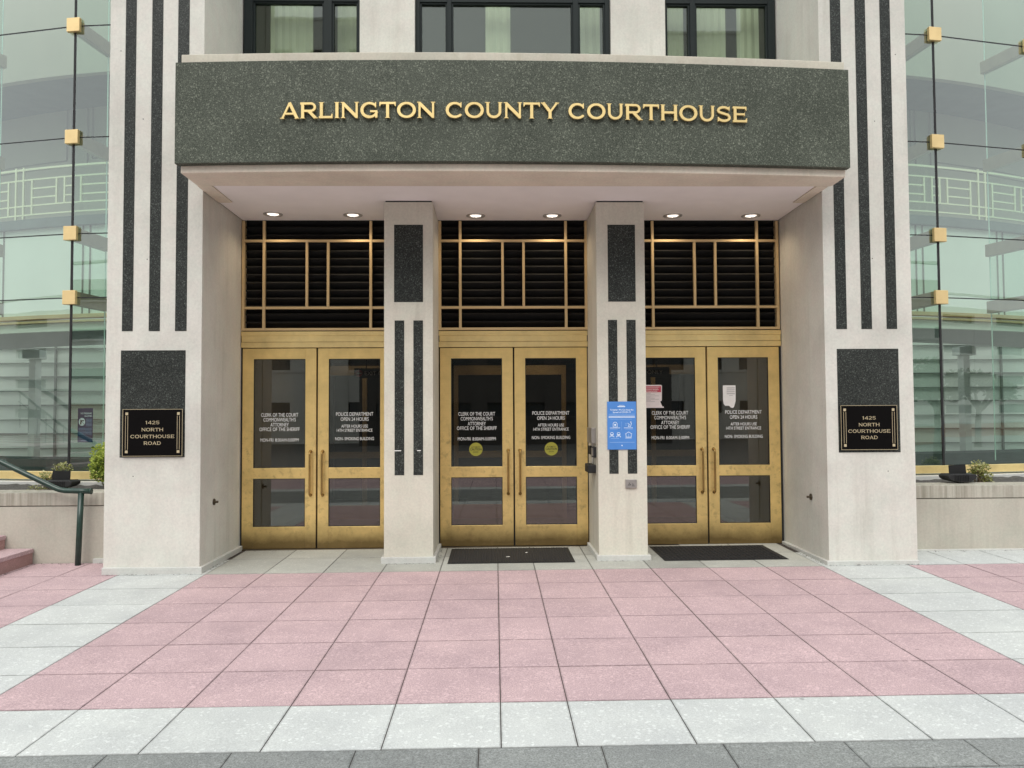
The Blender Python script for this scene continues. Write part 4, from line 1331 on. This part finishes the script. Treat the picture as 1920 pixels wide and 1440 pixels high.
# EXIT ONLY sign inside, and wall poster in the vestibule
for xx, lab in ((-1.78, 'black EXIT ONLY sign with a red disc seen through the left pair of doors'), (1.95, 'black EXIT ONLY sign seen through the right pair of doors')):
    t = thing('exit_sign', (xx, 10.9, 2.13), lab, 'sign', 'exit only signs inside the doors')
    obj('panel', MB().box(xx - 0.16, xx + 0.48, 10.90, 10.93, 2.135, 2.275), M['black'], t)
    k = MB()
    k.disc(xx - 0.095, 2.205, 0.05, 10.895, 10.899)
    obj('red_disc', k, simple('exit_red', (0.45, 0.05, 0.07), 0.5), t)
    k = MB().box(xx - 0.135, xx - 0.055, 10.890, 10.894, 2.197, 2.213)
    text(k, 'EXIT ONLY', xx + 0.185, 2.178, 0.40, 0.055, 10.894, 0.0)
    obj('exit_lettering', k, M['vinyl'], t)
    obj('hanger', MB().box(xx + 0.0, xx + 0.01, 10.91, 10.92, 2.275, 2.62).box(xx + 0.30, xx + 0.31, 10.91, 10.92, 2.275, 2.62), M['black'], t)

# ------------------------------------------------------------------ wall fittings
t = thing('intercom', (1.14, 9.2, 0.95), 'grey steel intercom box and black card reader on the inner face of the right column', 'intercom')
x = 1.15
obj('steel_box', MB().box(x - 0.05, x - 0.001, 8.98, 9.42, 1.292, 1.47), M['silver'], t, bevel=0.004)
obj('key_reader', MB().box(x - 0.035, x - 0.001, 8.94, 9.12, 1.135, 1.255).box(x - 0.03, x - 0.001, 9.3, 9.45, 1.15, 1.25), M['black'], t, bevel=0.004)
obj('reader_face', MB().box(x - 0.042, x - 0.035, 8.96, 9.10, 1.15, 1.24), M['silver'], t)
obj('conduit', MB().cyl((x - 0.01, 9.21, 1.29), (x - 0.01, 9.21, 1.04), 0.008), M['trim'], t)
obj('black_box', MB().box(x - 0.09, x - 0.001, 8.98, 9.32, 0.955, 1.05), M['black'], t, bevel=0.01)

t = thing('door_button', (1.515, 8.79, 0.80), 'square steel door opener plate low on the right column under the blue poster', 'push button')
obj('plate', MB().box(1.452, 1.577, 8.778, 8.7985, 0.803, 0.899), M['silver'], t, bevel=0.003)
k = MB()
k.ring(1.490, 0.838, 0.007, 0.010, 8.7768, 8.7778, 14).ribbon([(1.492, 0.866), (1.492, 0.848), (1.505, 0.846), (1.509, 0.832)], 0.004, 8.7768, 8.7778)
k.box(1.528, 1.531, 8.7768, 8.7778, 0.828, 0.858).box(1.540, 1.543, 8.7768, 8.7778, 0.828, 0.852).box(1.52, 1.555, 8.7768, 8.7778, 0.824, 0.827)
obj('wheelchair_symbol', k, M['black'], t)

for x, y, s_, lab in ((-3.108, 8.80, 1, 'small round bronze hose valve on the inner face of the left pier'), (3.562, 8.845, -1, 'small round bronze hose valve on the inner face of the right pier')):
    t = thing('hose_valve', (x, y, 0.68), lab, 'valve', 'hose valves on the piers')
    obj('escutcheon', MB().cyl((x + s_ * 0.0005, y, 0.683), (x + s_ * 0.012, y, 0.683), 0.036, n=20), M['bronze'], t, bevel=0.002)
    obj('spindle', MB().cyl((x + s_ * 0.012, y, 0.683), (x + s_ * 0.05, y, 0.683), 0.013, n=14), M['bronze'], t)

# ------------------------------------------------------------------ door mats
def mat(x0, x1, y0, y1, mt, label, ridges):
    t = thing('door_mat', ((x0 + x1) / 2, y0, gz(x0, y0)), label, 'door mat')
    def z(x, y): return gz(x, y)
    b = MB()
    e = 0.03
    for (a, c, l) in ((0, 0.007, 0),):
        vs = []
        for zz, ins in ((0.0035, 0), (0.006, 0), (0.011, e)):
            vs += [(x0 + ins, y0 + ins, z(x0, y0) + zz), (x1 - ins, y0 + ins, z(x1, y0) + zz), (x1 - ins, y1 - ins, z(x1, y1) + zz), (x0 + ins, y1 - ins, z(x0, y1) + zz)]
        fs = [(8, 9, 10, 11), (3, 2, 1, 0)]
        for k in (0, 4):
            fs += [(k + i, k + (i + 1) % 4, k + 4 + (i + 1) % 4, k + 4 + i) for i in range(4)]
        b.add(vs, fs)
    obj('rubber_border', b, M['rubbermat'], t)
    c = MB()
    if ridges:
        nx, ny = int((x1 - x0) / 0.05), int((y1 - y0) / 0.05)
        for i in range(nx - 1):
            for j in range(ny - 1):
                xx, yy = x0 + 0.045 + i * 0.05, y0 + 0.045 + j * 0.05
                hv = (i + j) % 2
                for q_ in (-0.012, 0.0, 0.012):
                    a, b_ = (0.019, 0.003) if hv else (0.003, 0.019)
                    ox, oy = (0, q_) if hv else (q_, 0)
                    zz = z(xx, yy) + 0.0115
                    c.box(xx + ox - a, xx + ox + a, yy + oy - b_, yy + oy + b_, zz, zz + 0.005)
    else:
        n = 44
        for i in range(n):
            xx = x0 + 0.05 + (x1 - x0 - 0.1) * i / (n - 1)
            c.add([(xx - 0.008, y0 + 0.04, z(xx, y0) + 0.0115), (xx + 0.008, y0 + 0.04, z(xx, y0) + 0.0115), (xx + 0.008, y1 - 0.04, z(xx, y1) + 0.0115), (xx - 0.008, y1 - 0.04, z(xx, y1) + 0.0115),
                   (xx - 0.004, y0 + 0.04, z(xx, y0) + 0.015), (xx + 0.004, y0 + 0.04, z(xx, y0) + 0.015), (xx + 0.004, y1 - 0.04, z(xx, y1) + 0.015), (xx - 0.004, y1 - 0.04, z(xx, y1) + 0.015)],
                  [(4, 5, 6, 7), (0, 1, 5, 4), (1, 2, 6, 5), (2, 3, 7, 6), (3, 0, 4, 7)])
    obj('mat_pile', c, M['matridge'], t)
    return t
mat(-0.528, 0.875, 8.69, 9.58, M['rubbermat'], 'plain black mat in front of the middle doors', False)
mat(1.862, 3.242, 8.70, 9.57, M['rubbermat'], 'black basket-weave ribbed mat in front of the right doors', True)
for (x, y, a) in ((0.14, 8.98, 0.5), (0.36, 9.22, 1.3)):
    m_ = Matrix.Translation((x, y, gz(x, y) + 0.0175)) @ Matrix.Rotation(a, 4, 'Z')
    o = obj('litter_scrap', MB().box(-0.022, 0.022, -0.010, 0.012, -0.001, 0.001, m_), M['paper'])
    tag(o, 'white scrap of litter on the plain black mat, ' + ('nearer its front edge' if y < 9.1 else 'further back'), 'litter', 'scraps on the middle mat')

def debris(name, label, pts, mt, seed):
    rnd = random.Random(seed)
    mb = MB()
    for (xa, ya, xb, yb_, n, sp) in pts:
        for _ in range(n):
            t_ = rnd.random()
            x = xa + (xb - xa) * t_ + rnd.gauss(0, sp)
            y = ya + (yb_ - ya) * t_ - abs(rnd.gauss(0, sp))
            z = gz(x, y) + 0.003
            a, L = rnd.uniform(0, 6.28), rnd.uniform(0.004, 0.016)
            c_, s_ = math.cos(a) * L, math.sin(a) * L
            mb.add([(x - c_, y - s_, z), (x + s_ * .4, y - c_ * .4, z + 0.003), (x + c_, y + s_, z + 0.001), (x - s_ * .4, y + c_ * .4, z + 0.002)], [(0, 1, 2, 3)])
    o = obj(name, mb, mt)
    tag(o, label, 'debris', kind='stuff')
debris('leaf_litter', 'dark grit and leaf bits along the foot of the walls', [(-4.11, 8.36, -3.07, 8.36, 46, 0.02), (3.53, 8.36, 4.52, 8.36, 40, 0.02), (-5.1, 9.0, -4.15, 9.0, 50, 0.03), (4.6, 9.06, 7.0, 9.06, 60, 0.03),
    (-3.06, 8.4, -3.06, 9.6, 60, 0.02), (3.51, 8.4, 3.51, 9.6, 60, 0.02), (-1.27, 8.74, -0.66, 8.74, 20, 0.015), (1.12, 8.74, 1.72, 8.74, 20, 0.015), (-0.65, 8.8, -0.65, 9.6, 26, 0.02), (-3, 9.6, 3.4, 9.6, 60, 0.03), (-5.16, 7.2, -5.16, 9.0, 40, 0.02)], M['joint'], 4)
# ------------------------------------------------------------------ planters
def planter(sd):
    mx = (lambda d: -4.11 - d) if sd < 0 else (lambda d: 4.52 + d)
    yw = 9.03 if sd < 0 else 9.10
    x0, x1 = sorted((mx(0.0), mx(9.0)))
    side = 'left, behind the green handrail' if sd < 0 else 'right, beside the right pier'
    t = thing('planter_wall', ((x0 + x1) / 2, yw, -0.05), 'low streaked concrete planter wall on the ' + side, 'planter wall', 'planter walls under the glass wings')
    obj('wall', MB().box(x0, x1, yw + 0.004, yw + 0.38, -0.2, 0.618), M['planter'], t, bevel=0.003)
    obj('groove', MB().box(x0, x1, yw + 0.02, yw + 0.37, 0.616, 0.63), M['in_line'], t)
    c = MB()
    xs = lin(x0, x1, 4)
    for a, b in zip(xs, xs[1:]):
        c.box(a + 0.002, b - 0.002, yw - 0.0, yw + 0.39, 0.628, 0.775)
    obj('coping', c, M['plcoping'], t, bevel=0.006)
    if sd > 0:
        obj('wall_plinth', MB().box(x0, x1, yw - 0.03, yw + 0.1, -0.2, 0.040), M['plinth'], t, bevel=0.004)
    else:
        obj('wall_plinth', MB().box(-4.52, -4.11, yw - 0.03, yw + 0.1, -0.2, 0.035), M['plinth'], t, bevel=0.004)
    s_ = MB()
    nx, ny = 120, 8
    ya, yb_ = yw + 0.36, 9.96
    rn = random.Random(3)
    Z = [[0.705 + 0.09 * min(1, j / 5) + rn.uniform(-0.010, 0.014) for _ in range(nx + 1)] for j in range(ny + 1)]
    vs = [(x0 + (x1 - x0) * i / nx, ya + (yb_ - ya) * j / ny, Z[j][i]) for j in range(ny + 1) for i in range(nx + 1)]
    fs = [(j * (nx + 1) + i, j * (nx + 1) + i + 1, (j + 1) * (nx + 1) + i + 1, (j + 1) * (nx + 1) + i) for j in range(ny) for i in range(nx)]
    structure('planter_soil', s_.add(vs, fs), M['soil'])
planter(-1)
planter(1)

# ------------------------------------------------------------------ floodlights
def flood(x, y, label, flip):
    t = thing('floodlight', (x, y, 0.73), label, 'floodlight', 'black floodlights in the planters')
    s_ = flip
    z = 0.76
    h = MB()
    h.prism([(x - s_ * 0.17, z + 0.10), (x - s_ * 0.15, z + 0.125), (x + s_ * 0.155, z + 0.125), (x + s_ * 0.19, z + 0.105), (x + s_ * 0.185, z + 0.075), (x + s_ * 0.15, z + 0.05), (x + s_ * 0.03, z + 0.02), (x - s_ * 0.08, z + 0.03), (x - s_ * 0.15, z + 0.07)], y - 0.09, y + 0.12)
    obj('housing', h, M['black'], t, bevel=0.01)
    obj('glare_shield', MB().prism([(x - s_ * 0.10, z + 0.125), (x - s_ * 0.09, z + 0.235), (x + s_ * 0.115, z + 0.225), (x + s_ * 0.11, z + 0.125)], y + 0.02, y + 0.03), M['louver'], t)
    obj('yoke', MB().box(x - 0.025, x + 0.045, y - 0.02, y + 0.03, 0.72, z + 0.05), M['black'], t, bevel=0.004)
    fn = MB()
    for i in range(9):
        xx = x - s_ * (0.06 - 0.02 * i)
        fn.box(xx - 0.003, xx + 0.003, y - 0.10, y - 0.09, z + 0.045, z + 0.115)
    obj('cooling_fins', fn, M['black'], t)
flood(-5.13, 9.42, 'black floodlight in the left planter beside a small twiggy plant', 1)
flood(5.60, 9.42, 'black floodlight in the right planter beside a yellow leaved plant', -1)

# ------------------------------------------------------------------ plants
def leaves(mb, tint, c, rad, n, size, rnd, shape=1.0, hole=0.0):
    cl = [(Vector((rnd.gauss(0, .5), rnd.gauss(0, .5), rnd.gauss(0, .5)))) for _ in range(10)]
    for _ in range(n):
        while True:
            v_ = Vector((rnd.uniform(-1, 1), rnd.uniform(-1, 1), rnd.uniform(-1, 1)))
            if v_.length < 1 and v_.length > hole * rnd.random():
                k = sum(math.sin(7 * (v_ - q).length) for q in cl[:4])
                if k + rnd.uniform(-1.5, 1.5) > -1.0:
                    break
        p = Vector((c[0] + v_.x * rad[0], c[1] + v_.y * rad[1], c[2] + v_.z * rad[2]))
        d = Vector((rnd.uniform(-1, 1), rnd.uniform(-1, 1), rnd.uniform(-0.6, 0.9))).normalized()
        s_ = d.cross(Vector((rnd.uniform(-1, 1), rnd.uniform(-1, 1), rnd.uniform(-1, 1)))).normalized()
        L = size * rnd.uniform(0.6, 1.25)
        u_ = d.cross(s_) * L * 0.12
        mb.add([p, p + d * L * 0.5 + s_ * L * 0.27 + u_, p + d * L, p + d * L * 0.5 - s_ * L * 0.27 + u_], [(0, 1, 2, 3)])
        tint.append(min(1, max(0, 0.5 + 0.28 * v_.z + rnd.gauss(0, 0.22))))
def shrub(name, base, h, blobs, n, size, lm, label, stems, seed):
    rnd = random.Random(seed)
    t = thing(name, base, label, 'shrub')
    mb, tint = MB(), []
    for (c, rad, k) in blobs:
        leaves(mb, tint, (base[0] + c[0], base[1] + c[1], base[2] + c[2]), rad, int(n * k), size, rnd)
    mb.t = ('leaf_tint', tint)
    obj('foliage', mb, lm, t)
    st = MB()
    for i in range(stems):
        c, rad, k = blobs[i % len(blobs)]
        top = Vector((base[0] + c[0] + rnd.uniform(-.6, .6) * rad[0], base[1] + c[1] + rnd.uniform(-.6, .6) * rad[1], base[2] + c[2] + rnd.uniform(-.2, .7) * rad[2]))
        b0 = Vector((base[0] + rnd.uniform(-.04, .04), base[1] + rnd.uniform(-.03, .03), base[2] - 0.02))
        mid = (b0 + top) / 2 + Vector((rnd.uniform(-.04, .04), rnd.uniform(-.03, .03), 0))
        st.tube([b0, mid, top], [0.006, 0.004, 0.0015], 6)
    obj('stems', st, M['stem'], t)
shrub('leafy_shrub', (-4.60, 9.52, 0.74), 0.5, [((-0.02, 0, 0.36), (0.22, 0.17, 0.23), 0.6), ((0.14, 0, 0.40), (0.20, 0.17, 0.19), 0.5), ((-0.08, 0, 0.22), (0.14, 0.13, 0.12), 0.2), ((0.10, 0, 0.14), (0.16, 0.13, 0.1), 0.16)],
      2600, 0.042, M['leaf_y'], 'bushy yellow green shrub against the left pier', 14, 11)
shrub('twiggy_plant', (-5.24, 9.55, 0.74), 0.3, [((0.06, 0, 0.27), (0.12, 0.10, 0.07), 0.5), ((-0.12, 0, 0.16), (0.09, 0.08, 0.08), 0.6)],
      420, 0.03, M['leaf_s'], 'sparse twiggy plant with pale leaves behind the left floodlight', 22, 5)
shrub('low_plant', (-5.33, 9.40, 0.73), 0.2, [((0.0, 0, 0.05), (0.2, 0.08, 0.05), 1.0)], 260, 0.022, M['leaf_s'], 'straggly low weed below the handrail in the left planter', 8, 6)
shrub('yellow_plant', (5.90, 9.52, 0.74), 0.3, [((0.0, 0, 0.19), (0.12, 0.1, 0.10), 0.7), ((0.09, 0, 0.08), (0.07, 0.08, 0.08), 0.35)],
      620, 0.034, M['leaf_s'], 'small yellow leaved plant beside the right floodlight', 26, 9)

# ------------------------------------------------------------------ steps and handrail
st = thing('brick_steps', (-6.0, 8.0, -0.05), 'red stone steps rising to the left at the far left', 'steps')
for i in range(8):
    xr = -5.185 - 0.31 * i
    z0 = -0.1 if i == 0 else 0.158 * i - 0.02 - 0.0
    zt = 0.150 * (i + 1) - 0.005 + 0.008
    rz = MB(); tr = MB(); tt = []
    y_ = 9.025
    ys = [9.025 - P * k for k in range(6)]
    for ya, yb_ in zip(ys[1:], ys):
        rz.box(xr - 0.9, xr - 0.012, ya + 0.002, yb_ - 0.002, zt - 0.20 if i else -0.1, zt - 0.046)
        tr.box(xr - 0.9, xr, ya + 0.002, yb_ - 0.002, zt - 0.045, zt)
        tt += [0.3 + 0.4 * random.random()] * 6
    rz.t = ('slab_tint', tt); tr.t = ('slab_tint', list(tt))
    s_ = obj('tread', tr, M['pink'] , st, bevel=0.004)
    obj('riser', rz, M['red'], s_, bevel=0.002)
hr = thing('handrail', (-4.63, 8.9, -0.02), 'dark green painted pipe handrail with one post beside the steps', 'handrail')
obj('post', MB().tube([(-4.632, 8.9, -0.03), (-4.606, 8.9, 0.785)], 0.031, 16), M['greenrail'], hr, smooth=True)
obj('rail', MB().tube([(-4.50, 8.9, 0.800), (-4.62, 8.9, 0.803), (-4.78, 8.9, 0.808), (-4.84, 8.9, 0.818), (-4.90, 8.9, 0.842), (-5.50, 8.9, 1.135), (-7.6, 8.9, 2.16)], 0.030, 16), M['greenrail'], hr, smooth=True)
obj('end_cap', MB().cyl((-4.502, 8.9, 0.80), (-4.490, 8.9, 0.80), 0.035, n=20), M['greenrail'], hr, bevel=0.003)

# ------------------------------------------------------------------ what the glass reflects (behind the viewer)
def tree(x, y, h, label, seed, low=False):
    rnd = random.Random(seed)
    g0 = gz(x, y) - 0.06
    t = thing('street_tree', (x, y, g0), label, 'tree', 'plaza trees behind the viewer, seen in the glass')
    tk = MB().tube([(x, y, g0), (x + 0.05, y, g0 + h * 0.25), (x, y + 0.05, g0 + h * 0.5)], [0.16, 0.12, 0.09], 8)
    for k in range(7):
        a = k * 0.9
        tk.tube([(x, y, g0 + h * (0.35 + 0.02 * k)), (x + math.cos(a) * h * 0.18, y + math.sin(a) * h * 0.18, g0 + h * (0.55 + 0.03 * k)), (x + math.cos(a) * h * 0.3, y + math.sin(a) * h * 0.3, g0 + h * (0.65 + 0.04 * k))], [0.07, 0.04, 0.015], 6)
    obj('trunk', tk, M['bark'], t)
    mb, tint = MB(), []
    for k in range(8):
        a = k * 0.8 + rnd.random()
        rr = h * 0.22
        leaves(mb, tint, (x + math.cos(a) * rr, y + math.sin(a) * rr, g0 + h * (0.6 + 0.05 * (k % 4))), (h * 0.17, h * 0.17, h * 0.11), 260, 0.22, rnd)
    if low:
        for k in range(7):
            leaves(mb, tint, (x + math.cos(k * 0.9) * h * 0.2, y + math.sin(k * 0.9) * h * 0.2, g0 + h * (0.22 + 0.05 * k)), (h * 0.24, h * 0.24, h * 0.17), 420, 0.26, rnd)
    mb.t = ('leaf_tint', tint)
    obj('crown', mb, M['leaf_t'], t)
for i, (x, y, h, lab) in enumerate(((20, -7, 4.4, 'low flat tree nearest the right glass, reflected'), (26, -13, 4.6, 'low flat tree behind the nearest one on the right, reflected'), (33, -8, 4.4, 'low flat tree farthest right, reflected'), (38, -18, 4.8, 'low flat tree beyond the brick planter, reflected'),
                                    (45, -11, 4.6, 'low flat tree at the far right end, reflected'))):
    tree(x, y, h, lab, 20 + i, i > 4)
def block(name, x0, x1, y1, h, fh, label, vert, mt=M['far_wall']):
    t = thing(name, ((x0 + x1) / 2, y1, -1.0), label, 'building', 'buildings across the plaza, seen reflected')
    wl, wn = MB(), MB()
    wn.box(x0 + 0.3, x1 - 0.3, y1 - 6, y1 - 0.3, -1, h - 0.3)
    z = -1.0
    while z < h:
        wl.box(x0, x1, y1 - 0.28, y1, z, min(h, z + fh * 0.66))
        wl.box(x0, x1, y1 - 0.28, y1 + 0.12, z + fh * 0.66 + 0.001, z + fh * 0.72)
        z += fh
    x = x0
    while x < x1:
        wl.box(x, x + vert * 0.45, y1 - 0.28, y1 + 0.05, -1, h)
        x += vert
    obj('wall', wl, mt, t)
    obj('window', wn, M['far_glass'], t)
block('office_block', -95, -24, -40, 13, 3.3, 'long pale banded office block, seen reflected in the left glass', 9)
block('office_block', 26, 95, -40, 13, 3.3, 'long pale banded office block, seen reflected in the right glass', 9)
block('dark_reflection_block', -9.5, 12.5, -36, 24, 3.4, 'dark building block added behind the viewer to be mirrored in the middle doors', 2.6, M['dark_clad'])  # added to give the middle door glass a smooth dark reflection
block('office_tower', -26, -9.6, -44, 34, 3.6, 'pale tower seen mirrored in the left pair of doors', 3.2)
block('office_tower', 12.6, 30, -46, 34, 3.6, 'pale tower seen mirrored in the right pair of doors', 3.2)
bw = thing('brick_planter', (30, -16, -0.4), 'low brick planter wall across the plaza, seen reflected in the right glass', 'planter wall')
obj('wall', MB().box(14, 60, -20.4, -20, -0.6, 0.75), M['brick'], bw)
obj('coping', MB().box(13.95, 60.05, -20.45, -19.95, 0.75, 0.87), M['plinth'], bw, bevel=0.01)
fs_ = thing('plaza_steps', (-40, -18, -0.5), 'brown terrace steps with white nosings across the plaza, seen reflected in the left glass', 'steps')
rz = MB(); ns = MB()
for i in range(7):
    y1 = -12 - 2.0 * i
    z = -0.2 + 0.05 * i
    rz.box(-80, -14, y1 - 2.0, y1, -0.8, z + 0.10)
    ns.box(-80, -14, y1 - 0.25, y1 + 0.02, z + 0.105, z + 0.15)
obj('tread', rz, M['red'], fs_)
obj('nosing', ns, M['plinth'], fs_)
hd = thing('brick_building', (-40, -33, -0.6), 'low orange brick wall building beyond the terrace steps, seen reflected in the left glass', 'building')
obj('wall', MB().box(-48, -30, -34, -32, -0.6, 2.5), M['brick'], hd)
obj('roof', MB().box(-48.2, -29.8, -34.2, -31.8, 2.5, 2.8), M['far_wall'], hd)
sr = thing('stair_railing', (-18, -3, -0.2), 'dark sloping stair railing across the plaza, seen reflected in the left glass', 'railing')
rl = MB()
for k in range(3):
    xa = -16 - 3.2 * k
    rl.tube([(xa + 1.2, -3, 0.75), (xa, -3, 0.8), (xa - 3.4, -3, 2.6), (xa - 5, -3, 2.6)], 0.04, 8)
    rl.tube([(xa, -3, 0.4), (xa - 3.4, -3, 2.2)], 0.025, 6)
    rl.tube([(xa + 0.6, -3, -0.25), (xa + 0.6, -3, 0.77)], 0.035, 6)
    for q in range(7):
        rl.tube([(xa - 0.3 - q * 0.5, -3, 0.0 + q * 0.2), (xa - 0.3 - q * 0.5, -3, 0.95 + q * 0.26)], 0.015, 5)
obj('rails', rl, M['greenrail'], sr)
